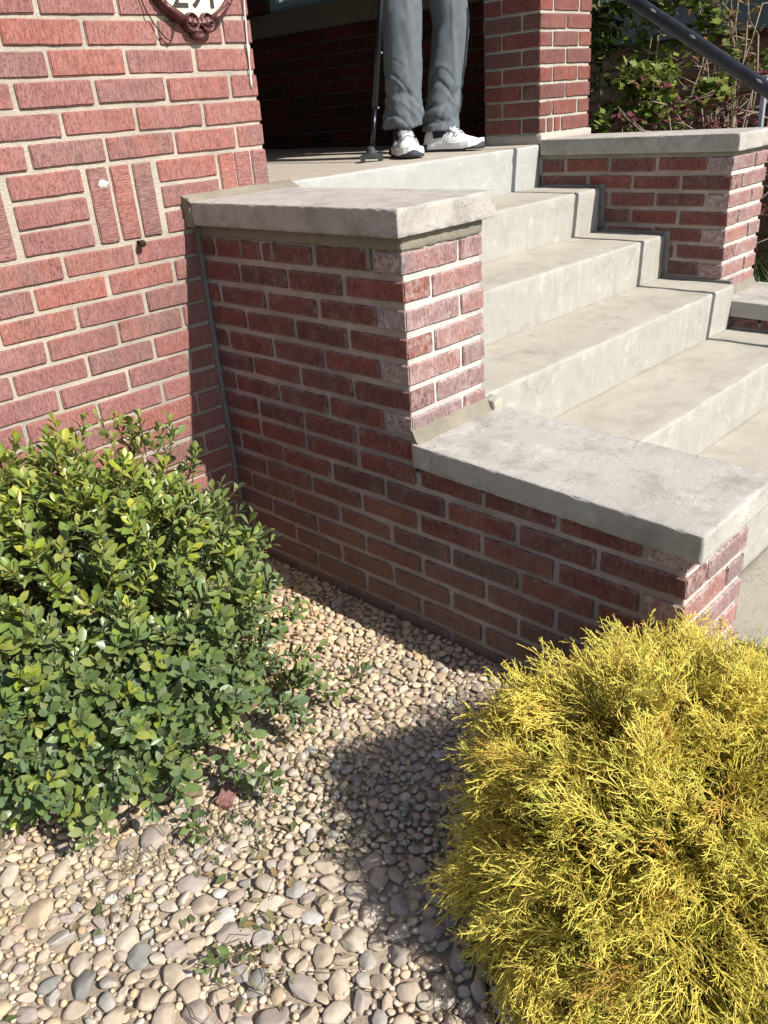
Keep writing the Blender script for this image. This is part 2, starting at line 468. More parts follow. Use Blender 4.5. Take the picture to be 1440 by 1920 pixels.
# ------------------------------------------------------------------ bricks
def brick_me(name, L, H, D, seed):
    rs = random.Random(seed)
    bm = bmesh.new()
    ch = .0034
    def cutsof(l, n): return [-l / 2, -l / 2 + ch] + [-l / 2 + ch + (l - 2 * ch) * i / n for i in range(1, n)] + [l / 2 - ch, l / 2]
    cx_, cy_, cz_ = cutsof(L, max(2, int(L / .034))), cutsof(D, 2), cutsof(H, 2)
    cuts = (cx_, cy_, cz_)
    n = [len(a) - 1 for a in cuts]
    idx, V, Fc = {}, [], []
    off = Vector((seed * 5.3, seed * 2.9, seed * 1.7))
    def vert(*ijk):
        if ijk in idx: return idx[ijk]
        p = Vector([cuts[a][ijk[a]] for a in range(3)])
        ext = [ijk[a] in (0, n[a]) for a in range(3)]
        k = sum(ext)
        if k >= 2:
            for a in range(3):
                if ext[a]:
                    p[a] -= math.copysign(ch * (.30 if k == 2 else .42), p[a])
            pull = max(0, noise.noise(p * 85 + off)) * .0050 + max(0, noise.noise(p * 26 + off)) * .0035
            for a in range(3):
                if ext[a]: p[a] -= math.copysign(pull, p[a])
        else:
            for a in range(3):
                if ext[a]: p[a] += noise.noise(p * 33 + off) * .0007
        p.x += noise.noise(Vector((seed, p.z * 14, 3))) * .0014
        p.z += noise.noise(Vector((p.x * 9, seed, 8))) * .0016
        idx[ijk] = len(V); V.append(p)
        return idx[ijk]
    for i in range(n[0]):
        for j in range(n[1]):
            Fc.append([vert(i, j, 0), vert(i, j + 1, 0), vert(i + 1, j + 1, 0), vert(i + 1, j, 0)])
            Fc.append([vert(i, j, n[2]), vert(i + 1, j, n[2]), vert(i + 1, j + 1, n[2]), vert(i, j + 1, n[2])])
        for k in range(n[2]):
            Fc.append([vert(i, 0, k), vert(i + 1, 0, k), vert(i + 1, 0, k + 1), vert(i, 0, k + 1)])
            Fc.append([vert(i, n[1], k), vert(i, n[1], k + 1), vert(i + 1, n[1], k + 1), vert(i + 1, n[1], k)])
    for j in range(n[1]):
        for k in range(n[2]):
            Fc.append([vert(0, j, k), vert(0, j, k + 1), vert(0, j + 1, k + 1), vert(0, j + 1, k)])
            Fc.append([vert(n[0], j, k), vert(n[0], j + 1, k), vert(n[0], j + 1, k + 1), vert(n[0], j, k + 1)])
    return me_from(name, V, Fc, False)
STYLES = {}
def brick_set(style, mat):
    d = {}
    for kind, L in (('s', BL), ('h', BD), ('q', .05), ('t', .15)):
        d[kind] = []
        for i in range(9 if kind == 's' else 5):
            me = brick_me('brick', L, BH, BD, hash((style, kind, i)) % 97 if False else (len(style) * 7 + ord(kind) + i * 11))
            me.materials.append(mat)
            d[kind].append((me, L))
    STYLES[style] = d
for st_, mt_ in (('house', 'brick_house'), ('cheek', 'brick_cheek'), ('column', 'brick_column'), ('front', 'brick_front'), ('dark', 'brick_shade_tone')):
    brick_set(st_, M[mt_])
ROT = {'-y': 0.0, '-x': -math.pi / 2, '+x': math.pi / 2}
def put_brick(parent, style, face, plane, u0, u1, zc, depth=BD, h=BH, proud=None, upright=False, rnd=random):
    """one brick on a wall face. face -y: plane is y, u runs along +x; face -x: plane is x, u runs along -y"""
    L = u1 - u0
    S = STYLES[style]
    if upright:
        me, ml = rnd.choice(S['s']); scl = (h / ml, 1, L / BH)
    else:
        kind = 's' if L > .18 else 't' if L > .12 else 'h' if L > .07 else 'q'
        me, ml = rnd.choice(S[kind]); scl = (L / ml, depth / BD, h / BH)
    pr = rnd.uniform(-.0016, .0022) if proud is None else proud
    um = (u0 + u1) / 2
    off = depth / 2 - pr
    if face == '-y': loc = (um, plane + off, zc)
    elif face == '-x': loc = (plane + off, -um, zc)
    else: loc = (plane - off, um, zc)
    o = bpy.data.objects.new('brick', me)
    COL.objects.link(o)
    o.parent = parent
    o.location = loc
    flip = math.pi if False else 0
    jr = rnd.uniform(-.006, .006)
    o.rotation_mode = 'XYZ'
    if upright:
        o.rotation_euler = (0, math.pi / 2 + jr, ROT[face])
    else:
        o.rotation_euler = (rnd.uniform(-.012, .012) if face == '-y' else 0, jr, ROT[face])
    o.scale = scl
    return o
def run_row(parent, style, face, plane, ua, ub, zc, first, start_len=None, h=BH, rnd=random, jit=.003, rev=False, depth=BD):
    """a row of stretchers between ua and ub, the first one `first` long"""
    u = ua
    k = 0
    while u < ub - .025:
        L = first if k == 0 else BL
        e = min(u + L, ub)
        if ub - e < .035: e = ub
        if e - u > BL + .05: e = u + BL
        a, b = u, e
        if k: a += rnd.uniform(-jit, jit) * .6
        if rev: put_brick(parent, style, face, plane, ub + ua - b, ub + ua - a, zc + rnd.uniform(-.001, .001), h=h, rnd=rnd, depth=depth)
        else: put_brick(parent, style, face, plane, a, b, zc + rnd.uniform(-.001, .001), h=h, rnd=rnd, depth=depth)
        u = e + JT
        k += 1
def mortar_body(name, x0, x1, y0, y1, z0, z1, mat, parent, seed=1, amp=.0018, seg=.018):
    me = rough_box(name, x0, x1, y0, y1, z0, z1, seg, .003, amp, 55, seed)
    return link(name, me, mat, parent)

# ------------------------------------------------------------------ ground
gme = me_from('ground', [(-60, -60, GZ - .035), (60, -60, GZ - .035), (60, 60, GZ - .035), (-60, 60, GZ - .035)], [(0, 1, 2, 3)])
g = struct(link('ground', gme, M['lawn'])); g['label'] = 'grassy ground around the house'
def soil_h(x, y): return .008 * noise.noise(Vector((x * 4, y * 4, 1))) + .003 * noise.noise(Vector((x * 18, y * 18, 4)))
nx, ny = 90, 80
V = []; Fc = []
for j in range(ny + 1):
    for i in range(nx + 1):
        x = -2.6 + 2.95 * i / nx; y = -2.9 + 2.9 * j / ny
        if x > .28: x = .28 if y > -1.6 else x
        V.append((x, y, GZ - .010 + soil_h(x, y) * .6))
for j in range(ny):
    for i in range(nx):
        a = j * (nx + 1) + i
        Fc.append((a, a + 1, a + nx + 2, a + nx + 1))
soil = struct(link('soil_bed', me_from('soil_bed', V, Fc, True), M['soil']))
soil['label'] = 'dry soil under the river stones'

# concrete walk at the foot of the steps, with brushed ribs
walk = struct(link('concrete_walk', rough_box('concrete_walk', .40, 2.6, -4.2, -1.40, GZ - .06, -1.0, .06, .012, .0015, 40, 3, .004), M['walk']))
walk['label'] = 'brushed concrete walk at the foot of the steps'

# ------------------------------------------------------------------ house wall (faces the camera, sunlit)
rw = random.Random(3)
hw = thing('brick_house', 'sunlit red brick house wall with cream joints and a basketweave brick band', 'house', (0, 0, GZ))
def wall_part(name, parent, me, mat, loc=(0, 0, 0)):
    return link(name, me, mat, parent, loc)
# wall part = mortar core; bricks hang under it
hwall = link('wall', rough_box('wall', -2.3, XR - .006, .0055, .30, GZ - .1, 1.3, .022, .003, .0016, 60, 2), M['mortar_house'], hw)
hwall.matrix_parent_inverse = Matrix.Translation((0, 0, -GZ))
hup = link('upper_wall', box_me('upper_wall', -2.3, XR - .006, .0055, .30, 1.3, 2.65), M['mortar_house'], hw)
hup.matrix_parent_inverse = Matrix.Translation((0, 0, -GZ))
XL = -1.75
for k in range(-16, 17):
    zc = (k + .5) * c
    if 0 <= k <= 2: continue
    if k == 3 or (k > 3 and k % 2 == 1):          # header at the right end
        pos = [(XR - BD, XR)]
        u = XR - BD - .012
    elif k > 3:
        pos = [(XR - BL, XR)]
        u = XR - BL - .012
    else:
        u = XR - .012
        off = (-.098 if k % 2 == 0 else .004)
        joint = off
        pos = [(max(-.05, joint + .006), XR)]
        pos = [(joint + .006 , min(XR, joint + .006 + BL))]
        if pos[0][1] < XR - .03: pos.append((pos[0][1] + .012, XR))
        u = joint - .006
    while u > XL:
        pos.append((u - BL, u)); u -= BL + .012
    for a, b in pos:
        j1, j2 = rw.uniform(-.002, .002), rw.uniform(-.002, .002)
        put_brick(hwall, 'house', '-y', 0, a + (j1 if a > XL else 0), b + (j2 if b < XR - .001 else 0), zc + rw.uniform(-.0018, .0018), h=BH * rw.uniform(.965, 1.03), rnd=rw)
# basketweave band, three courses high
for i in range(3):
    u0 = .114 + i * .0612
    put_brick(hwall, 'house', '-y', 0, u0, u0 + .0565, 1.5 * c, h=3 * c - .012, upright=True, rnd=rw)
for blk, xs in ((-.093, 1), (-.307, 0), (-.521, 1), (-.735, 0), (-.949, 1), (-1.163, 0), (-1.377, 1)):
    for i in range(3):
        if xs: put_brick(hwall, 'house', '-y', 0, blk, blk + BL - .006, (i + .5) * c, rnd=rw)
        else: put_brick(hwall, 'house', '-y', 0, blk + i * .0677, blk + i * .0677 + .0567, 1.5 * c, h=3 * c - .012, upright=True, rnd=rw)
# bricks above the picture, joined
bm = bmesh.new()
for k in range(17, 38):
    u = XR - (BD if k % 2 else BL)
    first = True
    a, b = u, XR
    while b > -2.2:
        box_bm(bm, a, b, -.001, .06, k * c + .0055, (k + 1) * c - .0055)
        b = a - .012; a = b - BL
ub = link('upper_brickwork', bm_me(bm, 'upper_brickwork'), M['brick_house'], hw)
ub.matrix_parent_inverse = Matrix.Translation((0, 0, -GZ)); ub['kind'] = 'stuff'
# side return of the wall towards the porch
for k in range(2, 17):
    zc = (k + .5) * c
    a, b = (.103, .30) if k % 2 == 1 else (.103, .198)
    put_brick(hwall, 'house', '+x', XR, a, b, zc, rnd=rw)
    if k % 2 == 0: put_brick(hwall, 'house', '+x', XR, .209, .30, zc, rnd=rw)
# iron stub, filler spot
b_ = tag(link('bolt', tube_me('bolt', [(0, .03, 0), (0, -.012, -.001), (0, -.016, -.002), (0, -.022, -.004), (0, -.025, -.004)], [.005, .005, .0095, .0095, .007], 10), M['rust'], None, (-.196, 0, -.004)), 'rusty iron bolt sticking out of the brick house wall', 'bolt')
V = []
for i in range(7):
    for s in range(14):
        an = s / 14 * 2 * math.pi; r = (i / 6)
        rr = r * (1 + .45 * noise.noise(Vector((math.cos(an) * 1.6, math.sin(an) * 1.6, 2))))
        V.append((math.cos(an) * rr * .0150, -.0045 * (1 - r * r) + .001, math.sin(an) * rr * .0105))
Fc = [[i * 14 + s, i * 14 + (s + 1) % 14, (i + 1) * 14 + (s + 1) % 14, (i + 1) * 14 + s] for i in range(6) for s in range(14)]
sp_ = link('filler_spot', me_from('filler_spot', V, Fc, True), M['putty'], hw, (-.268, -.003, .155))
sp_.matrix_parent_inverse = Matrix.Translation((0, 0, -GZ))
sp_['label'] = 'white filler blob on an upright brick'

# ------------------------------------------------------------------ stair cheek walls
def cheek(label, x0, T_, yback, l1, l2, ztop1, low_caps, seedv, capov, bedh):
    """brick cheek wall: tall block from yback to -l1, low block from -l1 to -l2"""
    rr = random.Random(seedv)
    root = thing('stair_wall', label, 'stair wall', (x0, -l1, GZ))
    inv = Matrix.Translation(-Vector((x0, -l1, GZ)))
    zc1 = ztop1 - CT
    zbed = zc1 - bedh
    zj0 = zc1 - c - bedh            # bottom joint of the first row
    zb2, zf2 = low_caps            # underside of the low cap, back and front
    core = link('wall', rough_box('wall', x0 + .0065, x0 + T_ - .006, -l1 + .0065, yback, GZ - .12, zc1 - .001, .022, .004, .0026, 55, seedv), M['mortar_cheek'], root)
    core.matrix_parent_inverse = inv
    low = link('wall', rough_box('wall', x0 + .0065, x0 + T_ - .006, -l2 + .0065, -l1 + .02, GZ - .12, zb2 - .02, .022, .004, .0026, 55, seedv + 5), M['mortar_cheek'], root)
    low.matrix_parent_inverse = inv
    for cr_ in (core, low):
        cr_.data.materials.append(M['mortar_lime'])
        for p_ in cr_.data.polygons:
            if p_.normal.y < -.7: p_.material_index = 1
    nrow = int((zbed - GZ) / c) + 2
    for j in range(nrow):
        zc = zj0 - j * c + c / 2 + .001
        upper = zc > zb2
        lend = l1 if upper else l2
        even = (j % 2 == 0) if upper else ((j + seedv) % 2 == 0)
        par = core if upper else low
        hb_ = .0515 if j else .050
        # front face
        y = -lend
        if even:     # stretcher at the left corner, then header
            put_brick(par, 'front', '-y', y, x0, x0 + BL, zc, h=hb_, rnd=rr, proud=0)
            put_brick(par, 'front', '-y', y, x0 + BL + JT, x0 + T_, zc, h=hb_, rnd=rr)
            ua, first = -(-lend) - BD - JT, BL
        else:        # end of the side stretcher, then a stretcher
            put_brick(par, 'front', '-y', y, x0 + BD + JT, x0 + T_, zc, h=hb_, rnd=rr)
            ua, first = lend, BL
        # side face towards -x : u = -y runs from the house to the front
        uend = lend - (BD + JT if even else 0)
        u = uend
        k = 0
        while u > -yback + .02:
            a = max(u - BL - (rr.uniform(-.006, .004) if k else 0), -yback + .012)
            if a - (-yback) < .05: a = -yback + .012
            put_brick(par, 'cheek', '-x', x0, a, u, zc + rr.uniform(-.0015, .0015), h=hb_ * rr.uniform(.93, 1.05), rnd=rr, proud=(0 if k == 0 else None))
            u = a - JT - rr.uniform(.002, .008); k += 1
        # inner face towards the steps (+x)
        if T_ and j < 13:
            u = -lend + (BL + JT if False else BD + JT)
            while u < yback - .02:
                b = min(u + BL, yback - .005)
                put_brick(par, 'cheek', '+x', x0 + T_, u, b, zc, h=hb_, rnd=rr)
                u = b + JT
    # mortar bed under the tall cap
    bed = link('mortar_bed', rough_box('mortar_bed', x0 - .001, x0 + T_ + .001, -l1 - .001, yback, zbed - .006, zc1 + .004, .014, .008, .0035, 60, seedv + 2), M['mortar_fresh'], root)
    bed.matrix_parent_inverse = inv
    cap = link('cap', rough_box('cap', x0 - capov, x0 + T_ + capov, -l1 - .02, yback - .004, zc1, ztop1, .008, .0030, .00035, 45, seedv + 3, .0038), M['cap_grey'], root)
    cap.matrix_parent_inverse = inv
    dz = (zf2 - zb2)
    sl_ = lambda p: dz * ((-p.y - l1) / (l2 - l1))
    cap2 = link('cap', rough_box('cap', x0 - .010, x0 + T_ + .055, -l2 - .028, -l1 - .002, zb2, zb2 + CT, .008, .0030, .00035, 45, seedv + 4, .0038, sl_), M['cap_low'], root)
    cap2.matrix_parent_inverse = inv
    # sloping mortar fillet where the tall block meets the low cap
    zt = zb2 + CT
    V, Fc = [], []
    ns = 26
    for i in range(ns + 1):
        x = x0 - .003 + (T_ + .008) * i / ns
        wv = .006 * noise.noise(Vector((x * 30, seedv, 0)))
        prof = [(-l1 + .004, zt + .036 + wv), (-l1 - .003, zt + .031 + wv), (-l1 - .008, zt + .018), (-l1 - .014 + wv * .7, zt + .008), (-l1 - .022 + wv * .7, zt - .003), (-l1 + .004, zt - .003)]
        V += [(x, a, b) for a, b in prof]
    for i in range(ns):
        for s in range(6):
            a, b = i * 6 + s, i * 6 + (s + 1) % 6
            Fc.append([a, b, b + 6, a + 6])
    Fc += [[0, 1, 2, 3, 4, 5], [ns * 6 + s for s in (5, 4, 3, 2, 1, 0)]]
    fl = link('mortar_fillet', me_from('mortar_fillet', V, Fc), M['mortar_fresh'], root)
    fl.matrix_parent_inverse = inv
    return root, inv
left_wall, linv = cheek('near brick stair wall in shade with two stepped grey stone caps and a gravel bed at its foot', 0.0, T, .004, L1, L2, ZP, (-.5552, -.578), 4, .030, .03)
right_wall, rinv = cheek('far brick stair wall below the black handrail and beside the brick porch column', W, .325, Y0, .748, 1.45, .102, (-.585, -.60), 9, .010, .012)

# mortar smear where the tall cap meets the house wall, and the inside corner joint
V, Fc = [], []
for i in range(31):
    t_ = i / 30; x = -.036 + .41 * t_
    wv = .008 * noise.noise(Vector((x * 22, 3, 0)))
    V += [(x, .003, ZP + .019 + wv * .5), (x, -.010, ZP + .014 + wv * .4), (x, -.034 - wv, ZP + .004), (x, -.050 - wv, ZP - .003), (x, .003, ZP - .003)]
for i in range(30):
    for s in range(5):
        a, b = i * 5 + s, i * 5 + (s + 1) % 5
        Fc.append([a, b, b + 5, a + 5])
Fc += [[0, 1, 2, 3, 4], [150 + s for s in (4, 3, 2, 1, 0)]]
f_ = link('mortar_fillet', me_from('mortar_fillet', V, Fc), M['mortar_fresh'], left_wall); f_.matrix_parent_inverse = linv
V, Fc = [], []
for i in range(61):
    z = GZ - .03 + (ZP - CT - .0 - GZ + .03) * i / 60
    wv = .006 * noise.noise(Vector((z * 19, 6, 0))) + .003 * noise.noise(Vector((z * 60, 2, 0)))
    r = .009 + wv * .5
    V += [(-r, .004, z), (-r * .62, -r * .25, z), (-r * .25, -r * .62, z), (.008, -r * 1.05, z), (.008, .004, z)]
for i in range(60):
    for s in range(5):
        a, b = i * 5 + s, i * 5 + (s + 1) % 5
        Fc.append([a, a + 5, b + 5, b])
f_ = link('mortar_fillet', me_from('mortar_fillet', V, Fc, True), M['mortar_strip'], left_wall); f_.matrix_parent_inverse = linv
f_ = link('mortar_fillet', rough_box('mortar_fillet', -.036, -.018, -.034, .004, ZP - CT - .006, ZP + .012, .01, .005, .003, 60, 4), M['mortar_fresh'], left_wall); f_.matrix_parent_inverse = linv
# mortar drips below the tall cap
for y, l_, wd in ((-.205, .046, .010), (-.345, .055, .012), (-.52, .036, .010), (-.712, .052, .013)):
    z1 = ZP - CT - .03
    f_ = link('mortar_drip', rough_box('mortar_drip', -.0035, .012, y - wd / 2, y + wd / 2, z1 - l_, z1 + .004, .006, .0028, .0022, 90, int(-y * 100)), M['mortar_fresh'], left_wall); f_.matrix_parent_inverse = linv
for k in range(1, 5):
    yn_, zt_ = Y0 - k * TR, ZP - k * RS
    a = link('mortar_strip', rough_box('mortar_strip', W - .0045, W + .02, yn_ + .012, yn_ + TR + .002, zt_ - .01, zt_ + .013, .014, .004, .0025, 45, k), M['mortar_strip'], right_wall); a.matrix_parent_inverse = rinv
    if k < 3:
        a = link('mortar_strip', rough_box('mortar_strip', W - .0038, W + .02, yn_ - .022, yn_ + .010, zt_ - RS + .022, zt_ + .016, .014, .004, .0025, 45, k + 9), M['mortar_strip'], right_wall); a.matrix_parent_inverse = rinv
# rough lump of concrete where the third step meets the near pillar
# ------------------------------------------------------------------ concrete steps and porch
steps = thing('concrete_steps', 'worn cream concrete front steps between the two brick stair walls', 'steps', (1.1, -.6, -1.0))
sinv = Matrix.Translation((-1.1, .6, 1.0))
def step_me(x0, x1, yn, yb, zt, zb, seed, mats=True):
    nseg = 70
    V, Fc, mi = [], [], []
    rad = .010
    prof = []
    prof.append((yb, zt + .004))
    for k in range(1, 8): prof.append((yb + (yn + rad - yb) * k / 8, zt + .004 * (1 - k / 8)))
    for k in range(0, 6):
        an = k / 5 * math.pi / 2
        prof.append((yn + rad - math.sin(an) * rad, zt - rad + math.cos(an) * rad))
    for k in range(1, 8): prof.append((yn + .004 * (k / 8), zt - rad + (zb + rad - zt) * k / 8))
    prof.append((yn + .004, zb))
    prof.append((yb, zb))
    n = len(prof)
    for i in range(nseg + 1):
        x = x0 + (x1 - x0) * i / nseg
        for s, (y, z) in enumerate(prof):
            q = Vector((x * 7, y * 9 + seed * 3, z * 9))
            d = .0026 * noise.noise(q) + .0016 * noise.noise(q * 3.3)
            e = .0022 * noise.noise(Vector((x * 55, s * .8, seed))) if 7 <= s <= 14 else 0
            if s < n - 2:
                V.append((x, y - d * (1 if s > 10 else .2) + max(0, e), z + d * (1 if s < 10 else .2) - max(0, e)))
            else: V.append((x, y, z))
    for i in range(nseg):
        for s in range(n):
            a, b = i * n + s, i * n + (s + 1) % n
            Fc.append([a, b, b + n, a + n]); mi.append(0 if s < 9 else 1)
    Fc += [[s for s in range(n)], [nseg * n + s for s in range(n)][::-1]]; mi += [1, 1]
    bm = bmesh.new()
    vv = [bm.verts.new(p) for p in V]
    for f, k in zip(Fc, mi):
        fc = bm.faces.new([vv[i] for i in f]); fc.material_index = k; fc.smooth = True
    me = bm_me(bm, 'step')
    return me
for k in range(1, 6):
    xs = T + .004 if k <= 2 else T + .010
    me = step_me(xs, W - .002, Y0 - k * TR, Y0 - (k - 1) * TR + .03, ZP - k * RS, ZP - (k + 1) * RS - (.03 if k < 5 else .0), k)
    o = link('step', me, [M['tread'], M['riser']], steps); o.matrix_parent_inverse = sinv
o = link('broken_corner', rough_box('broken_corner', T + .006, T + .05, -.852, -.80, ZP - 3 * RS - .055, ZP - 3 * RS - .004, .008, .008, .006, 60, 5), M['tread'], steps); o.matrix_parent_inverse = sinv
# porch slab
porch = thing('porch', 'shaded brick porch with pebbled concrete floor and a side wall with shade painted into its brick colour', 'porch', (1.3, 1.0, ZP))
pinv = Matrix.Translation((-1.3, -1.0, -ZP))
me = step_me(XR + .002, W + .0, Y0, 2.75, ZP, ZP - RS - .02, 11)
o = link('floor', me, [M['porch_floor'], M['porch_riser']], porch); o.matrix_parent_inverse = pinv
o = link('floor', box_me('floor', W + .001, 2.31, Y0 + .31, 2.75, ZP - .25, ZP - .0015), M['porch_floor'], porch); o.matrix_parent_inverse = pinv
o = link('foundation', box_me('foundation', XR, 2.3, .32, 2.75, GZ - .1, ZP - .27), M['ledge'], porch); o.matrix_parent_inverse = pinv
# side wall of the porch (faces -x), colours darkened for shade, with ledge and window
XW = 2.31
pw = link('wall', rough_box('wall', XW + .005, XW + .22, .45, 2.74, -.1, .712, .05, .003, .0015, 50, 6), M['mortar_shade_tone'], porch); pw.matrix_parent_inverse = pinv
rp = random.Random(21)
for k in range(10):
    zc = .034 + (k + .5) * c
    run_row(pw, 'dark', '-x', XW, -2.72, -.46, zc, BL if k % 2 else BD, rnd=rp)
o = link('ledge', rough_box('ledge', XW - .03, XW + .25, .47, 2.74, .712, .832, .05, .006, .002, 40, 8), M['ledge'], porch); o.matrix_parent_inverse = pinv
# window above the ledge
wn = link('window', None, [], porch, (XW + .05, 1.9, .832)); wn.matrix_parent_inverse = pinv
winv = Matrix.Identity(4)
def frame_bm(y0, y1, z0, z1, x0, x1, t):
    bm = bmesh.new()
    box_bm(bm, x0, x1, y0, y1, z0, z0 + t); box_bm(bm, x0, x1, y0, y1, z1 - t, z1)
    box_bm(bm, x0, x1, y0, y0 + t, z0 + t, z1 - t); box_bm(bm, x0, x1, y1 - t, y1, z0 + t, z1 - t)
    return bm
bm = frame_bm(-.90, .46, .0, 1.2, -.03, .03, .055)
box_bm(bm, -.02, .02, -.24, -.20, .055, 1.145)
link('frame', bm_me(bm, 'frame'), M['win_frame'], wn)
link('frame', bm_me(frame_bm(-.84, -.245, .06, .62, -.045, .015, .03), 'frame'), M['win_frame'], wn)
link('pane', box_me('pane', -.005, .0, -.845, .405, .056, 1.144), M['glass'], wn)
o = link('wall', rough_box('wall', XW + .005, XW + .2, 2.37, 2.74, .834, 2.5, .05, .003, .0015, 50, 6), M['mortar_shade_tone'], porch); o.matrix_parent_inverse = pinv
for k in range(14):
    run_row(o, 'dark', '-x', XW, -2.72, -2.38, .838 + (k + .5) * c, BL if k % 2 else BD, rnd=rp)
o = link('wall', box_me('wall', XW + .005, XW + .2, .55, .98, .834, 2.5), M['mortar_shade_tone'], porch); o.matrix_parent_inverse = pinv
o = link('wall', box_me('wall', XW + .005, XW + .2, .981, 2.369, 2.06, 2.5), M['mortar_shade_tone'], porch); o.matrix_parent_inverse = pinv
o = link('back_wall', box_me('back_wall', .0, XW + .25, 2.75, 2.95, -.2, 2.6), M['plaster'], porch); o.matrix_parent_inverse = pinv
o = link('side_wall', box_me('side_wall', .08, XR - .012, .302, 2.75, -.2, 2.6), M['plaster'], porch); o.matrix_parent_inverse = pinv
o = link('ceiling', box_me('ceiling', .0, XW + .3, .31, 3.0, 2.655, 2.75), M['ceiling'], porch); o.matrix_parent_inverse = pinv
o = link('roof_beam', box_me('roof_beam', XR + .004, XW + .3, .0, .30, 2.45, 2.65), M['ceiling'], porch); o.matrix_parent_inverse = pinv

# ------------------------------------------------------------------ brick porch column
CX, CY, CW, CD = 1.965, .145, .405, .312
colm = thing('porch_column', 'square red brick porch column at the head of the far stair wall', 'column', (CX + CW / 2, CY + CW / 2, .06))
cinv = Matrix.Translation(-Vector(colm.location))
core = link('shaft', rough_box('shaft', CX + .006, CX + CW - .006, CY + .006, CY + CD - .004, .03, 1.15, .025, .003, .0016, 60, 12), M['mortar_column'], colm); core.matrix_parent_inverse = cinv
o = link('upper_shaft', box_me('upper_shaft', CX + .004, CX + CW - .004, CY + .004, CY + CD - .004, 1.15, 2.449), M['brick_column'], colm); o.matrix_parent_inverse = cinv
rc = random.Random(8)
for k in range(15):
    zc = .125 + (k + .5) * c
    x1 = CX + CW
    if k == 0:
        row = [(CX + .0, CX + .05), (CX + .062, CX + .107), (CX + .119, CX + .165), (CX + .177, x1)]
    elif k % 2: row = [(CX, CX + BD), (CX + BD + .011, x1 - BD - .011), (x1 - BD, x1)]
    else: row = [(CX, CX + .198), (CX + .209, x1)]
    for i, (a, b) in enumerate(row):
        dpt = BD
        if k % 2 and i != 1: dpt = BL
        if k % 2 == 0 and k and i == 0: dpt = BD
        put_brick(core, 'column', '-y', CY, a, b, zc, depth=dpt, rnd=rc)
    if k % 2: put_brick(core, 'column', '-x', CX, -(CY + BL + JT + BD - .003), -(CY + BL + JT), zc, rnd=rc)
    else: put_brick(core, 'column', '-x', CX, -(CY + BD + JT + BL), -(CY + BD + JT), zc, rnd=rc)
    put_brick(core, 'column', '+x', CX + CW, CY + BL + JT, CY + CD - .004, zc, rnd=rc)
o = link('mortar_bed', rough_box('mortar_bed', CX - .004, CX + CW + .01, CY - .012, CY + CD, .05, .127, .02, .012, .005, 35, 14), M['mortar_column'], colm); o.matrix_parent_inverse = cinv

# ------------------------------------------------------------------ handrail
rail = thing('handrail', 'worn black metal handrail sloping over the far stair wall', 'handrail', (1.85, -.8, -.4))
rv = Matrix.Translation(-Vector(rail.location))
def rz(y): return .249 + (y + .88) * (.334 / .542)
ra, rb_ = (1.85, .135, rz(.135)), (1.85, -1.62, rz(-1.62))
pm_ = tube_me('bar', [Vector(ra).lerp(Vector(rb_), i / 24) for i in range(25)], .0245, 20)
for v_ in pm_.vertices: v_.co.x = 1.85 + (v_.co.x - 1.85) * .56
o = link('bar', pm_, M['rail'], rail); o.matrix_parent_inverse = rv
o = link('post', tube_me('post', [(1.85, -1.56, -1.0), (1.85, -1.56, rz(-1.56) - .005)], .0205, 16), M['rail'], rail); o.matrix_parent_inverse = rv
o = link('bracket', tube_me('bracket', [(1.85, .10, rz(.10)), (1.93, .14, rz(.10) - .03), (1.975, .16, rz(.10) - .03)], .012, 10), M['rail'], rail); o.matrix_parent_inverse = rv
for i, (y, an) in enumerate(((-.437, 2.1), (-.60, 2.2), (-.86, 1.9))):
    rr_ = .0185
    d = Vector((-.70, 0, .66))
    o = link('paint_chip', tube_me('paint_chip', [(1.85 + d.x * rr_, y + d.y * .0 + .012, rz(y + .012) + d.z * rr_), (1.85 + d.x * rr_, y, rz(y) + d.z * rr_), (1.85 + d.x * rr_, y - .012, rz(y - .012) + d.z * rr_)], [.002, .0055, .002], 6), M['rail_chip'], rail); o.matrix_parent_inverse = rv
po = thing('steel_post', 'short pale grey steel post bolted to the outer side of the far stair wall', 'post', (2.385, -.665, -.12))
link('shaft', rough_box('shaft', -.010, .010, -.010, .010, 0, .40, .2, .004, .0003, 20, 2), M['post'], po)
link('post_cap', rough_box('post_cap', -.013, .013, -.013, .013, .401, .410, .02, .003, .0002, 20, 2), M['post'], po)
link('bracket', rough_box('bracket', -.092, -.0105, -.012, .012, .02, .05, .02, .003, .0002, 20, 2), M['post'], po)

# ------------------------------------------------------------------ address plaque
pq = thing('address_plaque', 'oval ivory house number plaque reading 291 in a scrolled maroon frame', 'plaque', (.101, 0, .672))
NP = 56
def oval(an, rx, rz_): return rx * math.cos(an), rz_ * math.sin(an)
rings = []
for rx, rz_, y in ((.0, .0, -.016), (.08, .085, -.016), (.134, .135, -.0155), (.140, .141, -.010), (.140, .141, .0)):
    rings.append([(oval(2 * math.pi * s / NP, rx + 1e-4, rz_ + 1e-4)[0], y, oval(2 * math.pi * s / NP, rx + 1e-4, rz_ + 1e-4)[1]) for s in range(NP)])
V, Fc = loft(rings, True)
link('face', me_from('face', V, Fc, True), M['plaque_face'], pq)
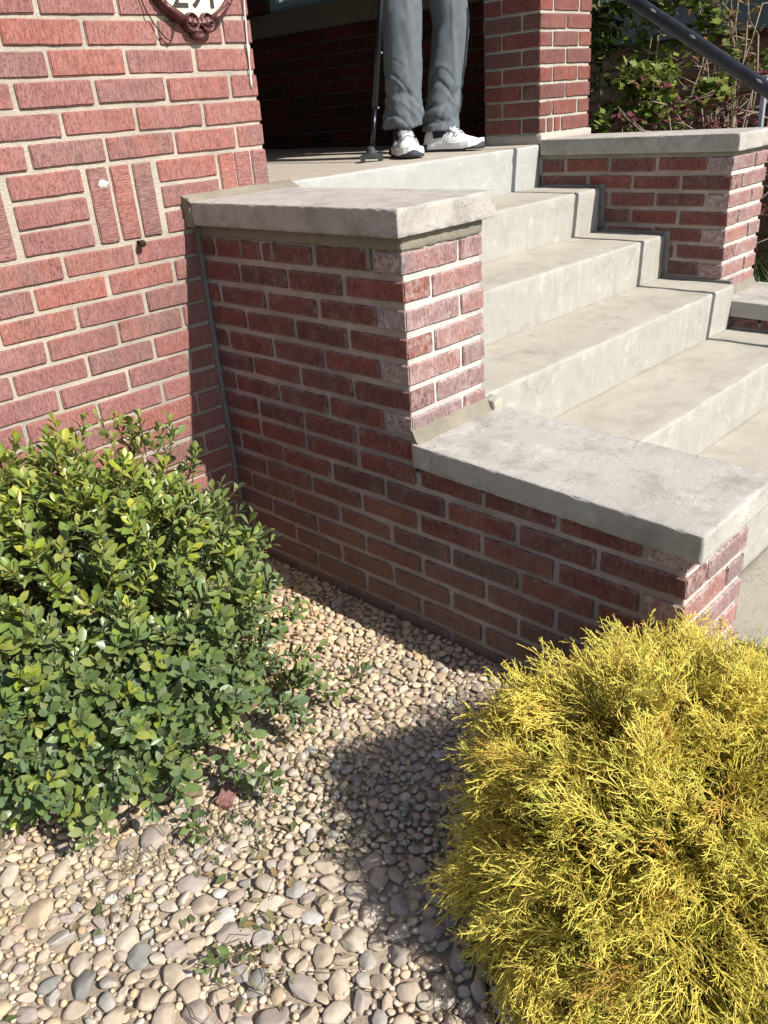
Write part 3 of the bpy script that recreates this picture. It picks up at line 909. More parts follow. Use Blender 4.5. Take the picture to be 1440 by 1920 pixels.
# frame: moulded band with ribs
prof = [(-.004, .0), (-.004, -.020), (.001, -.0265), (.006, -.023), (.010, -.0275), (.0165, -.029), (.022, -.0235), (.026, -.015), (.028, .0)]
V, Fc = [], []
NF = 240
for s in range(NF):
    an = 2 * math.pi * s / NF
    rib = .0016 * (1 if (s // 2) % 2 else -1)
    for i, (dr, y) in enumerate(prof):
        yy = y + (rib if 3 <= i <= 6 else 0)
        px_, pz_ = oval(an, .134 + dr * .72, .135 + dr * .72)
        V.append((px_, yy, pz_))
n = len(prof)
for s in range(NF):
    for i in range(n - 1):
        a, b = s * n + i, ((s + 1) % NF) * n + i
        Fc.append([a, a + 1, b + 1, b])
link('frame', me_from('frame', V, Fc, True), M['plaque_frame'], pq)
def volute(cx_, cz_, r, sgn):
    parts = []
    NS = 72
    rings = [(0, -.022), (.15, -.026), (.30, -.026), (.36, -.020), (.72, -.021), (.80, -.024), (.9, -.031), (1.0, -.026), (1.06, -.012), (1.08, .0)]
    V = []
    for s in range(NS):
        an = 2 * math.pi * s / NS
        for i, (q, y) in enumerate(rings):
            if 3 <= i <= 4: y += .0028 * (1 if (s // 3) % 2 else -1)
            V.append((cx_ + q * r * math.cos(an), y, cz_ + q * r * math.sin(an) * 1.08))
    n = len(rings)
    Fc = [[s * n + i, ((s + 1) % NS) * n + i, ((s + 1) % NS) * n + i + 1, s * n + i + 1] for s in range(NS) for i in range(n - 1)]
    return me_from('scroll', V, Fc, True)
for sgn in (-1, 1):
    link('scroll', volute(sgn * .0250, -.143, .0215, sgn), M['plaque_frame'], pq)
    # leaf-like sweep from the oval down to the scroll
    pts = [(sgn * .108, -.018, -.094), (sgn * .088, -.024, -.112), (sgn * .064, -.026, -.128), (sgn * .044, -.026, -.136)]
    link('scroll', tube_me('scroll', pts, [.006, .009, .010, .008], 10), M['plaque_frame'], pq)
V, Fc = loft([[(q * math.cos(2 * math.pi * s / 20) * .026, y, -.170 + q * math.sin(2 * math.pi * s / 20) * .0135) for s in range(20)] for q, y in ((1.05, 0), (1, -.014), (.8, -.021), (.45, -.020), (.1, -.018))])
link('scroll', me_from('scroll', V, Fc, True), M['plaque_frame'], pq)
for ch, xx in (('2', -.050), ('9', .004), ('1', .054)):
    cu = bpy.data.curves.new('digit', 'FONT')
    cu.body = ch; cu.size = .118; cu.extrude = .0012; cu.align_x = 'CENTER'
    tmp = bpy.data.objects.new('tmp', cu); COL.objects.link(tmp)
    dg = bpy.context.evaluated_depsgraph_get()
    me = bpy.data.meshes.new_from_object(tmp.evaluated_get(dg))
    bpy.data.objects.remove(tmp); me.materials.clear()
    o = link('digit', me, M['ink'], pq, (xx, -.0172, -.108), (math.pi / 2, 0, 0))
wr = tag(link('wire_shadow', tube_me('wire_shadow', [(-.075, -.006, .66), (-.066, -.008, .60), (-.052, -.009, .555), (-.030, -.010, .518), (-.005, -.010, .492), (.006, -.010, .487), (.016, -.010, .494), (.024, -.010, .515), (.030, -.009, .54)], .0017, 8), M['rust']), 'thin dark strand standing in for a wire loop shadow beside the address plaque on the house wall', 'wire_shadow')  # dark strand draws the shadow of a wire loop on the wall
pts = []
for i in range(30):
    t_ = i / 29
    z = .72 - .356 * t_
    pts.append((XR - .012 - .017 * t_ + .0012 * math.sin(9 * t_) , -.006 - .002 * math.sin(5 * t_), z))
rad_ = [.0024] * 30
rad_[20] = .0042; rad_[21] = .005; rad_[22] = .0035; rad_[27] = .0035; rad_[28] = .004; rad_[29] = .0015
tag(link('cord', tube_me('cord', pts, rad_, 8), M['cord']), 'dirty white knotted cord hanging at the right edge of the house wall', 'cord')
# ------------------------------------------------------------------ person on the porch
def skin_mesh(name, joints, edges, root=0, sub=2):
    me = bpy.data.meshes.new(name)
    me.from_pydata([j[0] for j in joints], edges, [])
    o = bpy.data.objects.new(name, me); COL.objects.link(o)
    sk = o.modifiers.new('skin', 'SKIN'); sk.use_smooth_shade = True
    for i, j in enumerate(joints):
        r_ = j[1]
        me.skin_vertices[0].data[i].radius = r_ if hasattr(r_, '__len__') else (r_, r_)
    me.skin_vertices[0].data[root].use_root = True
    sb = o.modifiers.new('sub', 'SUBSURF'); sb.levels = sub; sb.render_levels = sub
    dg = bpy.context.evaluated_depsgraph_get()
    out = bpy.data.meshes.new_from_object(o.evaluated_get(dg))
    bpy.data.objects.remove(o)
    out.polygons.foreach_set('use_smooth', [True] * len(out.polygons))
    return out
def remeshed(name, V, Fc, vox, smooth_it=4):
    me = me_from(name, V, Fc)
    o = bpy.data.objects.new(name, me); COL.objects.link(o)
    rm = o.modifiers.new('rm', 'REMESH'); rm.mode = 'VOXEL'; rm.voxel_size = vox; rm.use_smooth_shade = True
    sm = o.modifiers.new('sm', 'SMOOTH'); sm.iterations = smooth_it; sm.factor = .5
    dg = bpy.context.evaluated_depsgraph_get()
    out = bpy.data.meshes.new_from_object(o.evaluated_get(dg))
    bpy.data.objects.remove(o)
    return out
FZ = ZP + .0035
PX, PY = 1.625, .53
person = thing('person', 'person in grey trousers and white trainers standing on the porch and holding a black cane', 'person', (PX, PY, FZ))
qinv = Matrix.Translation(-Vector((PX, PY, FZ)))
def pl(name, me, mat):
    o = link(name, me, mat, person); o.matrix_parent_inverse = qinv
    return o
ANK = {'L': Vector((1.425, .475, FZ + .09)), 'R': Vector((1.700, .500, FZ + .09))}
KNE = {'L': Vector((1.452, .470, FZ + .50)), 'R': Vector((1.790, .490, FZ + .50))}
HIP = {'L': Vector((1.525, .53, FZ + .93)), 'R': Vector((1.735, .53, FZ + .93))}
HEAD = {'L': Vector((-.60, -.80, 0)).normalized(), 'R': Vector((.10, -.99, 0)).normalized()}
J, E_ = [], []
def jv(p, r_, par=None):
    J.append((tuple(p), r_))
    if par is not None: E_.append((par, len(J) - 1))
    return len(J) - 1
pel = jv((PX, PY + .01, FZ + .98), (.13, .10))
for s in 'LR':
    a = jv(HIP[s] - Vector((0, 0, .05)), .075, pel); a = jv(KNE[s], .052, a); a = jv((KNE[s] + ANK[s]) / 2 + Vector((0, .015, .03)), .05, a); a = jv(ANK[s], .034, a)
    a = jv(ANK[s] + HEAD[s] * .11 - Vector((0, 0, .055)), .028, a)
sp1 = jv((PX, PY + .01, FZ + 1.18), (.125, .09), pel); sp2 = jv((PX, PY + .01, FZ + 1.36), (.15, .10), sp1)
nk = jv((PX, PY, FZ + 1.50), .058, sp2); hd = jv((PX, PY - .015, FZ + 1.59), (.070, .085), nk); h2 = jv((PX, PY - .02, FZ + 1.69), (.078, .095), hd); h3 = jv((PX, PY - .01, FZ + 1.755), (.05, .06), h2)
SH = {'L': Vector((PX - .185, PY + .01, FZ + 1.40)), 'R': Vector((PX + .185, PY + .01, FZ + 1.40))}
EL = {'L': Vector((PX - .30, PY + .03, FZ + 1.12)), 'R': Vector((PX + .26, PY + .05, FZ + 1.12))}
WR = {'L': Vector((1.385, .455, FZ + .925)), 'R': Vector((PX + .25, PY - .02, FZ + .88))}
for s in 'LR':
    a = jv(SH[s], .058, sp2); a = jv(EL[s], .040, a); a = jv(WR[s], .026, a)
    d = Vector((-.1, -.6, -.55)).normalized() if s == 'L' else Vector((.02, -.12, -1)).normalized()
    pm = jv(WR[s] + d * .055, (.034, .018), a)
    side = Vector((1, 0, 0))
    for k, ln in enumerate((.060, .070, .066, .052)):
        b0 = WR[s] + d * .078 + side * (k - 1.5) * .018
        a2 = jv(b0, .010, pm)
        d2 = (d + Vector((0, .25 if s == 'R' else .5, -.35 if s == 'L' else 0))).normalized()
        a2 = jv(b0 + d2 * ln * .55, .009, a2)
        d3 = (d2 + Vector((0, .8, -.2))).normalized()
        jv(b0 + d2 * ln * .55 + d3 * ln * .45, .008, a2)
    tb = WR[s] + d * .035 + side * (-.030 if s == 'R' else .030)
    a2 = jv(tb, .012, pm); jv(tb + d * .045 + side * (-.014 if s == 'R' else .014), .009, a2)
body = pl('body', skin_mesh('body', J, E_, pel, 2), M['skin'])
# nose, ears and eyes
hx = Vector((PX, PY - .02, FZ + 1.675))
for nm, loc, rr_, mat in (('nose', (0, -.098, -.004), (.014, .018, .024), 'skin'), ('ear', (-.080, 0, 0), (.010, .018, .030), 'skin'), ('ear', (.080, 0, 0), (.010, .018, .030), 'skin'), ('eye', (-.030, -.086, .024), (.012, .009, .007), 'white'), ('eye', (.030, -.086, .024), (.012, .009, .007), 'white'), ('mouth', (0, -.088, -.042), (.022, .008, .005), 'plaque_frame')):
    bm = bmesh.new(); bmesh.ops.create_icosphere(bm, subdivisions=3, radius=1)
    for v_ in bm.verts: v_.co = Vector((v_.co.x * rr_[0], v_.co.y * rr_[1], v_.co.z * rr_[2])) + hx + Vector(loc)
    pl(nm, bm_me(bm, nm, True), M[mat])
bm = bmesh.new(); bmesh.ops.create_icosphere(bm, subdivisions=4, radius=1)
for v_ in bm.verts:
    q = v_.co.copy(); k = 1 + .05 * noise.noise(q * 9)
    z = max(q.z, -.25 + (.75 if q.y < -.3 else 0))
    v_.co = hx + Vector((q.x * .090 * k, q.y * .105 * k + .012, z * .095 * k + .022))
pl('hair', bm_me(bm, 'hair', True), M['hair'])
# trousers: two lofted legs and a seat, fused, then folded
def ring(cen, ax, ay, n=28, rot=0.0):
    return [Vector((cen.x + ax * math.cos(2 * math.pi * s / n + rot), cen.y + ay * math.sin(2 * math.pi * s / n + rot), cen.z)) for s in range(n)]
parts = []
HEM = {'L': Vector((1.432, .478, FZ + .112)), 'R': Vector((1.716, .512, FZ + .082))}
for s in 'LR':
    st = [(HIP[s], .098, .105), (HIP[s].lerp(KNE[s], .35), .090, .098), (HIP[s].lerp(KNE[s], .75), .082, .088), (KNE[s], .079, .084), (KNE[s].lerp(HEM[s], .3), .077, .082), (KNE[s].lerp(HEM[s], .6), .075, .080), (KNE[s].lerp(HEM[s], .85), .076, .084), (HEM[s], .082, .094)]
    parts.append(loft([ring(p, a, b) for p, a, b in st]))
parts.append(loft([ring(Vector((PX, PY + .005, FZ + z)), a, b) for z, a, b in ((.82, .16, .09), (.87, .195, .115), (.93, .205, .13), (1.0, .195, .125), (1.06, .18, .115))]))
tm = remeshed('trousers', *merge(parts), .0068, 6)
vv = np.empty(len(tm.vertices) * 3, dtype=np.float32); tm.vertices.foreach_get('co', vv); vv = vv.reshape(-1, 3)
nn_ = np.empty(len(tm.vertices) * 3, dtype=np.float32); tm.vertices.foreach_get('normal', nn_); nn_ = nn_.reshape(-1, 3)
for i in range(len(vv)):
    p = Vector(vv[i]); zz = p.z - FZ
    cen = 1.45 if p.x < 1.60 else 1.75
    lowf = max(0.0, min(1.0, (.36 - zz) / .22)); 
    a = noise.noise(Vector((p.x * 9, p.y * 9, zz * 26 + (p.x - cen) * 16))) * .0085 * (.08 + lowf)
    a += noise.noise(Vector((p.x * 22, p.y * 22, zz * 9 + (p.x - cen) * 38 + 4))) * .0034
    a += -abs(noise.noise(Vector((p.x * 14 + 7, p.y * 14, zz * 19 - (p.x - cen) * 45)))) * .009 * (.18 + .82 * lowf)
    a += .007 * math.exp(-((zz - .175 - .02 * math.sin(p.x * 40)) / .022) ** 2) - .006 * math.exp(-((zz - .215 - .03 * math.sin(p.x * 33)) / .014) ** 2)
    a += .0025 * math.exp(-((zz - .33) / .05) ** 2) * math.sin(p.x * 60)
    ang_ = math.atan2(p.y - .49, p.x - cen)
    fo = noise.noise(Vector((p.x * 5 + 3, p.y * 5, zz * 13 + (p.x - cen) * 24)))
    a -= .0042 * math.exp(-(fo / .07) ** 2) * max(0.0, min(1.0, (.42 - zz) / .15))
    a += .003 * math.exp(-((fo - .16) / .09) ** 2) * max(0.0, min(1.0, (.42 - zz) / .15))
    a += .0045 * math.exp(-((ang_ + 1.9) / .14) ** 2)
    if zz < .128 and zz > .117: a -= .0015
    vv[i] += nn_[i] * a * (1 if zz > .112 else .4)
tm.vertices.foreach_set('co', vv.ravel()); tm.update()
tm.polygons.foreach_set('use_smooth', [True] * len(tm.polygons))
pl('trousers', tm, M['trouser'])
# jacket
parts = [loft([ring(Vector((PX, PY + .005, FZ + z)), a, b) for z, a, b in ((.90, .215, .145), (1.05, .205, .14), (1.2, .20, .135), (1.33, .215, .14), (1.42, .19, .12), (1.475, .085, .08))])]
for s in 'LR':
    parts.append(tube_arr([SH[s] + Vector((0, 0, .0)), SH[s].lerp(EL[s], .5), EL[s], EL[s].lerp(WR[s], .5), WR[s]], [.085, .07, .06, .052, .045], 18))
pl('jacket', remeshed('jacket', *merge(parts), .011, 5), M['jacket'])
# shoes
def shoe(s, lift=0.0):
    fd = HEAD[s]; sd = Vector((-fd.y, fd.x, 0)) * -1
    heel = Vector((ANK[s].x, ANK[s].y, FZ)) - fd * .075
    def at(f, l, z): return heel + fd * f + sd * l + Vector((0, 0, z))
    Ls = .292
    prof = [(.0, .030, .072), (.03, .052, .088), (.10, .058, .100), (.20, .058, .106), (.30, .055, .108), (.40, .054, .100), (.50, .058, .086), (.62, .064, .070), (.75, .066, .058), (.87, .060, .050), (.95, .045, .042), (1.0, .020, .030)]
    rings = []
    n = 28
    for f, hw_, h in prof:
        hw_ *= .80
        rg = []
        for k in range(n):
            an = 2 * math.pi * k / n
            cx_ = math.cos(an); sz = math.sin(an)
            zz = .016 + (h - .016) * max(0, sz) ** .75 if sz > 0 else .016 + .004 * sz
            tap = 1 - .50 * max(0, (zz - .02) / .1) ** 1.2
            if .05 < f < .36: tap = 1 - .38 * max(0, (zz - .02) / .1)
            rg.append(at(f * Ls, math.copysign(abs(cx_) ** .8, cx_) * hw_ * tap, zz))
        rings.append(rg)
    V, Fc = loft(rings)
    me = me_from('shoe', V, Fc, True)
    sh_ = pl('shoe', me, M['white'])
    def outline(grow):
        o_ = []
        for f, hw_, h in prof: o_.append((f * Ls + (grow if f > .9 else -grow if f < .02 else 0), hw_ * .82 + grow))
        pts = [(f, a) for f, a in o_] + [(f, -a) for f, a in reversed(o_)]
        return pts
    def slab(z0, z1, grow, mat, nm, f0=None, f1=None, toe=0.0):
        pts = outline(grow)
        if f0 is not None: pts = [(min(max(f, f0), f1), a) for f, a in pts]
        def zt(f, z): return z + toe * max(0, (f - .2)) ** 2 * 3
        lo = [at(f, a, zt(f, z0)) for f, a in pts]; mid = [at(f, a * 1.01, zt(f, (z0 + z1) / 2)) for f, a in pts]; hi = [at(f, a * .97, zt(f, z1)) for f, a in pts]
        V, Fc = loft([lo, mid, hi])
        o = link(nm, me_from(nm, V, Fc), mat, sh_)
        return o
    slab(.009, .034, .003, M['white'], 'midsole', toe=.5)
    slab(.0, .0095, .0035, M['grey_sole'], 'outsole', toe=.5)
    slab(.006, .030, .0062, M['grey_sole'], 'heel_guard', -.01, .035)
    # dark toe bumper rising at the front of the sole
    V = []
    tp = [(.80, .0), (.86, .0), (.92, .0), (.965, .0), (.995, .0), (1.012, .0)]
    rs_ = []
    for k in range(13):
        t_ = -1 + 2 * k / 12
        an = t_ * 1.25
        fx = Ls * (.80 + .232 * math.cos(an)); ly = .052 * math.sin(an) * 1.0
        hz_ = .030 * (1 - (abs(t_)) ** 1.3) + .004
        rs_.append([at(fx, ly, .004), at(fx + .004, ly * 1.03, .004 + hz_ * .4), at(fx - .001, ly * .98, hz_), at(fx - .014, ly * .90, hz_ * .9), at(fx - .02, ly * .85, .004)])
    V, Fc = loft(rs_)
    link('toe_guard', me_from('toe_guard', V, Fc, True), M['grey_sole'], sh_)
    # collar and tongue
    rg = []
    for z, f, hw_, hl in ((.090, .20, .036, .060), (.112, .19, .034, .056), (.117, .19, .030, .050), (.10, .20, .026, .045)):
        rg.append([at(Ls * f + hl * math.cos(2 * math.pi * k / 24), hw_ * math.sin(2 * math.pi * k / 24), z + .012 * math.cos(2 * math.pi * k / 24)) for k in range(24)])
    V, Fc = loft(rg)
    link('collar', me_from('collar', V, Fc, True), M['navy'], sh_)
    rg = [[at(Ls * f, l, z) for f, l, z in ((a, -.024, b), (a, 0, b + .006), (a, .024, b), (a + .02, .022, b - .012), (a + .02, -.022, b - .012))] for a, b in ((.36, .128), (.40, .112), (.48, .096), (.56, .082))]
    V, Fc = loft(rg)
    link('tongue', me_from('tongue', V, Fc, True), M['white'], sh_)
    link('tongue_label', tube_me('tongue_label', [at(Ls * .37, -.016, .134), at(Ls * .375, 0, .139), at(Ls * .37, .016, .134)], .0045, 6), M['lace'], sh_)
    parts = []
    for k in range(5):
        f = .42 + .05 * k; z = .1085 - .0072 * k - (.004 if k > 2 else 0)
        sgn = 1 if k % 2 else -1
        parts.append(tube_arr([at(Ls * f - .004 * sgn, -.034, z - .016), at(Ls * f, -.015, z), at(Ls * (f + .01), .0, z + .004), at(Ls * (f + .02), .015, z), at(Ls * (f + .02) + .004 * sgn, .034, z - .016)], [.0030] * 5, 6))
    link('laces', me_from('laces', *merge(parts), True), M['lace'], sh_)
    for sgn in (-1, 1):
        parts = []
        for k in range(3):
            parts.append(tube_arr([at(Ls * (.44 + .045 * k), sgn * .0445, .070 - .004 * k), at(Ls * (.40 + .05 * k), sgn * .0500, .048), at(Ls * (.43 + .05 * k), sgn * .0525, .034)], [.0022, .003, .002], 5))
        link('side_stripe', me_from('side_stripe', *merge(parts), True), M['lace'], sh_)
    return sh_
shoe('L'); shoe('R')
for s in 'LR':
    pl('sock', tube_me('sock', [ANK[s] + HEAD[s] * .012 + Vector((0, 0, -.035)), ANK[s] + HEAD[s] * .006 + Vector((0, 0, .01)), ANK[s] + Vector((0, 0, .055))], [.047, .044, .043], 16), M['navy'])

# walking cane
b0 = Vector((1.203, .455, FZ)); t0 = Vector((1.372, .440, FZ + .915))
cane = thing('walking_cane', 'black folding walking cane with a wide rubber foot standing on the porch floor', 'cane', b0)
kinv = Matrix.Translation(-b0)
def kl(nm, me, mat):
    o = link(nm, me, mat, cane); o.matrix_parent_inverse = kinv; return o
ax = (t0 - b0).normalized()
kl('shaft', tube_me('shaft', [b0 + ax * .20 , b0 + ax * .9], .0115, 16), M['black_metal'])
kl('lower_shaft', tube_me('lower_shaft', [b0 + ax * .045, b0 + ax * .205], .0095, 16), M['black_metal'])
for d_ in (.20, .40, .62):
    kl('button', tube_me('button', [b0 + ax * d_ + Vector((.008, -.008, 0)), b0 + ax * d_ + Vector((.0125, -.0125, 0))], .004, 8), M['post'])
kl('handle', tube_me('handle', [b0 + ax * .9, b0 + ax * .925, b0 + ax * .935 + Vector((.0, -.03, .004)), b0 + ax * .93 + Vector((.0, -.10, .0))], [.012, .015, .016, .013], 14), M['black_rubber'])
kl('collar', tube_me('collar', [b0 + Vector((0, 0, .028)), b0 + Vector((0, 0, .034)), b0 + Vector((0, 0, .038)), b0 + Vector((0, 0, .042)), b0 + Vector((0, 0, .047)), b0 + Vector((.001, 0, .056))], [.024, .024, .019, .021, .017, .012], 18), M['black_rubber'])
fd = Vector((.72, -.69, 0)); sd = Vector((.69, .72, 0))
rg = []
for t_, z0, z1, wv in ((-1, .004, .020, .020), (-.85, .004, .026, .024), (-.4, .012, .032, .027), (0, .014, .036, .028), (.4, .012, .032, .027), (.85, .004, .026, .024), (1, .004, .020, .020)):
    c0 = b0 + fd * t_ * .046
    rg.append([c0 - sd * wv + Vector((0, 0, z0)), c0 - sd * wv + Vector((0, 0, z1 * .8)), c0 - sd * wv * .6 + Vector((0, 0, z1)), c0 + sd * wv * .6 + Vector((0, 0, z1)), c0 + sd * wv + Vector((0, 0, z1 * .8)), c0 + sd * wv + Vector((0, 0, z0))])
V, Fc = loft(rg)
kl('base', me_from('base', V, Fc, False), M['black_rubber'])
for sx in (-1, 1):
    for sy in (-1, 1):
        cc_ = b0 + fd * sx * .037 + sd * sy * .014
        V, Fc = loft([[cc_ + fd * (a * .010) + sd * (b * .010) + Vector((0, 0, z)) for a, b in ((-1, -1), (1, -1), (1, 1), (-1, 1))] for z in (.0, .022)])
        kl('foot', me_from('foot', V, Fc), M['black_rubber'])
# ------------------------------------------------------------------ bulk mesh tools
class Bulk:
    def __init__(s): s.V, s.F, s.C, s.n = [], [], [], 0
    def add(s, V, Fc, C):
        s.V.append(V); s.F.append(Fc + s.n); s.C.append(C); s.n += len(V)
    def mesh(s, name, smooth=False):
        return tri_mesh(name, np.concatenate(s.V), np.concatenate(s.F), np.concatenate(s.C), smooth)
def tris(Fc):
    out = []
    for f in Fc:
        for i in range(1, len(f) - 1): out.append((f[0], f[i], f[i + 1]))
    return np.array(out, dtype=np.int32)
def basis(d, roll):
    """3x3 with local +Z along d"""
    d = d.normalized()
    a = Vector((0, 0, 1)) if abs(d.z) < .95 else Vector((1, 0, 0))
    u = a.cross(d).normalized(); v_ = d.cross(u)
    cr, sr = math.cos(roll), math.sin(roll)
    x = u * cr + v_ * sr; y = -u * sr + v_ * cr
    return Matrix((x, y, d)).transposed()
def place(V, mat, loc, s=1.0):
    return (V * s) @ np.array(mat).T + np.array(loc)
camR = np.array([r2, u2, -fwd]); camP = np.array(CPOS)
def pix(P):
    d = (np.asarray(P) - camP) @ camR.T
    z = -d[..., 2]
    return 720 + F_PX * d[..., 0] / z, 960 - F_PX * d[..., 1] / z, z
def pick(cands, n=300):
    return set(np.argsort(-np.asarray(cands))[:n].tolist())

# ------------------------------------------------------------------ river stones
STN = {}
def stone_tpl(seed, sub):
    if (seed, sub) in STN: return STN[(seed, sub)]
    rs = random.Random(seed)
    bm = bmesh.new(); bmesh.ops.create_icosphere(bm, subdivisions=sub, radius=1)
    pl_ = []
    for i in range(rs.randint(7, 12)):
        n = Vector((rs.gauss(0, 1), rs.gauss(0, 1), rs.gauss(0, 1))).normalized()
        pl_.append((n, rs.uniform(.62, 1.0)))
    kk = rs.choice((6, 9, 14, 22))
    e = (1, rs.uniform(.60, .95), rs.uniform(.36, .58))
    V = []
    for v_ in bm.verts:
        d = v_.co.normalized()
        s_ = sum(max(0, d.dot(n) / dd) ** kk for n, dd in pl_) + 1e-3 + .25
        r_ = s_ ** (-1.0 / kk)
        r_ *= 1 + .06 * noise.noise(d * 2.3 + Vector((seed, 0, 0)))
        p = d * min(r_, 1.25)
        V.append((p.x * e[0], p.y * e[1], p.z * e[2]))
    V = np.array(V); V[:, :2] /= np.abs(V[:, 0]).max(); V[:, 2] /= np.abs(V[:, 2]).max() / e[2]
    Fc = np.array([[v_.index for v_ in f.verts] for f in bm.faces], dtype=np.int32)
    bm.free()
    STN[(seed, sub)] = (V, Fc, e)
    return STN[(seed, sub)]
SC = {'tan': (.60, .495, .375), 'pale': (.64, .555, .44), 'ochre': (.58, .455, .315), 'mauve': (.51, .43, .37), 'grey': (.50, .465, .41), 'dark': (.33, .315, .285), 'white': (.68, .65, .60), 'pink': (.56, .445, .36), 'brick': (.30, .11, .08)}
def stone_col(r_):
    x = r_.random()
    k = 'tan' if x < .43 else 'pale' if x < .66 else 'ochre' if x < .72 else 'mauve' if x < .84 else 'grey' if x < .935 else 'dark' if x < .945 else 'white' if x < .96 else 'pink'
    return k
rs = random.Random(5)
YB = Vector((-.349, -1.779))
grid = {}
CELL = .05
placed = []
def try_put(x, y, r, f=.80):
    gx, gy = int(math.floor(x / CELL)), int(math.floor(y / CELL))
    for i in range(gx - 1, gx + 2):
        for j in range(gy - 1, gy + 2):
            for (a, b, q) in grid.get((i, j), ()):
                if (a - x) ** 2 + (b - y) ** 2 < ((q + r) * f) ** 2: return False
    grid.setdefault((gx, gy), []).append((x, y, r))
    return True
HAND = [('mauve', -.957, -1.205, .036, 'large mauve grey oval stone left of a pale lump in the front gravel'), ('grey', -.912, -1.223, .020, 'pale grey lump of stone touching the large mauve oval'),
        ('mauve', -.947, -1.382, .031, 'brownish mauve stone with a rusty corner at the front edge of the gravel'), ('mauve', -1.016, -1.387, .037, 'broad brown grey stone cut by the bottom of the picture'),
        ('dark', -1.203, -1.082, .030, 'long dark slate grey stone lying aslant among tan pebbles'), ('ochre', -1.188, -.878, .034, 'long ochre yellow stone at the left edge of the gravel'),
        ('mauve', -.931, -.889, .038, 'long flat brown slab beneath the tips of the evergreen shrub'), ('mauve', -.993, -.870, .029, 'reddish brown rounded stone beside the flat brown slab'),
        ('pale', -1.190, -.742, .030, 'pale stone at the left picture edge below the evergreen shrub'), ('grey', -1.182, -.963, .027, 'round grey tan stone near the left edge of the gravel'),
        ('mauve', -.711, -.886, .042, 'rough flat mauve rock lying behind the broken brick'), ('mauve', -.945, -1.048, .031, 'rounded mauve stone in the middle of the sunny gravel'),
        ('pale', -.848, -1.161, .026, 'pale flat wedge stone next to a brown round stone'), ('tan', -1.111, -.815, .030, 'grey tan triangular stone below the evergreen shrub'),
        ('white', -1.074, -.955, .016, 'small bright white chip beside a round tan stone'), ('white', -.925, -1.110, .015, 'white crumbly chip above the large mauve oval stone'),
        ('tan', -.065, -.524, .028, 'largest tan stone in the sun near the shaded stair wall'), ('tan', -.064, -1.130, .020, 'rounded tan stone against the stair wall beside the golden shrub'),
        ('mauve', -.715, -1.477, .024, 'round brown stone in the shadow of the golden shrub')]
for k, x, y, r, lb in HAND:
    try_put(x, y, r, .1); placed.append((x, y, r, k, lb))
def in_view(x, y, mrg=140):
    u, v_, z = pix((x, y, GZ))
    return z > .1 and -mrg < u < 1440 + mrg and 900 < v_ < 1920 + mrg * 1.6
def darts(n, r0, r1, cond, f=.80):
    for _ in range(n):
        x, y = rs.uniform(-1.75, -.004), rs.uniform(-2.35, -.006)
        r = rs.uniform(r0, r1)
        if x > -r * .6 or y > -r * .6: continue
        if (Vector((x, y)) - YB).length < .24: continue
        if not cond(x, y): continue
        if try_put(x, y, r, f): placed.append((x, y, r, stone_col(rs), None))
dcam = lambda x, y: math.hypot(x - CPOS[0], y - CPOS[1])
near = lambda x, y: dcam(x, y) < 1.22 + .16 * noise.noise(Vector((x * 3, y * 3, 2)))
shade_ = lambda x, y: (x + .45) ** 2 + (y + 1.35) ** 2 < .32 ** 2
darts(5500, .020, .029, lambda x, y: near(x, y) and in_view(x, y, 200))
darts(9000, .0150, .020, lambda x, y: (near(x, y) or rs.random() < .10) and in_view(x, y, 250) and not shade_(x, y))
darts(22000, .0125, .0170, lambda x, y: (near(x, y) or rs.random() < .75) and (not shade_(x, y) or rs.random() < .25))
darts(34000, .0085, .0120, lambda x, y: in_view(x, y, 200), .80)
darts(90000, .0055, .0085, lambda x, y: in_view(x, y, 60), .82)
for _ in range(6500):      # bottom filling, under the others
    x, y = rs.uniform(-1.6, -.004), rs.uniform(-2.2, -.006)
    if in_view(x, y, 60) and (Vector((x, y)) - YB).length > .24: placed.append((x, y, rs.uniform(.005, .009), stone_col(rs), 'fill'))
def hidden_at(x, y):
    return (Vector((x, y)) - YB).length < .40 or (((x + .78) / .42) ** 2 + ((y + .40) / .36) ** 2 < 1)
CN = {'tan': 'tan', 'pale': 'pale cream', 'ochre': 'ochre', 'mauve': 'brownish mauve', 'grey': 'grey', 'dark': 'slate grey', 'white': 'white', 'pink': 'pinkish'}
def zone_of(x, y):
    if x > -.20: return 'close to the foot of the shaded stair wall'
    if (x + .50) ** 2 + (y + 1.32) ** 2 < .34 ** 2: return 'in the shadow of the golden shrub'
    if y > -.82: return 'beside the right edge of the evergreen shrub'
    if x < -1.06: return 'in the gravel at the left edge of the picture'
    if dcam(x, y) < .98: return 'in the sunny gravel at the bottom of the picture'
    return 'in the sunny middle of the gravel bed'
bulk = Bulk()
score = []
for (x, y, r, k, lb) in placed:
    u, v_, z = pix((x, y, GZ))
    hid = (Vector((x, y)) - YB).length < .43 or (x < -.05 and y > -.82 and ((x + .74) / .5) ** 2 + ((y + .42) / .42) ** 2 < .9)
    s_ = r / z * F_PX
    if lb and lb != 'fill': s_ = 1e6
    elif hid or lb == 'fill' or not (0 < u < 1440 and v_ < 1920): s_ = 0
    score.append(s_)
sel = pick(score, 300)
SM = {}
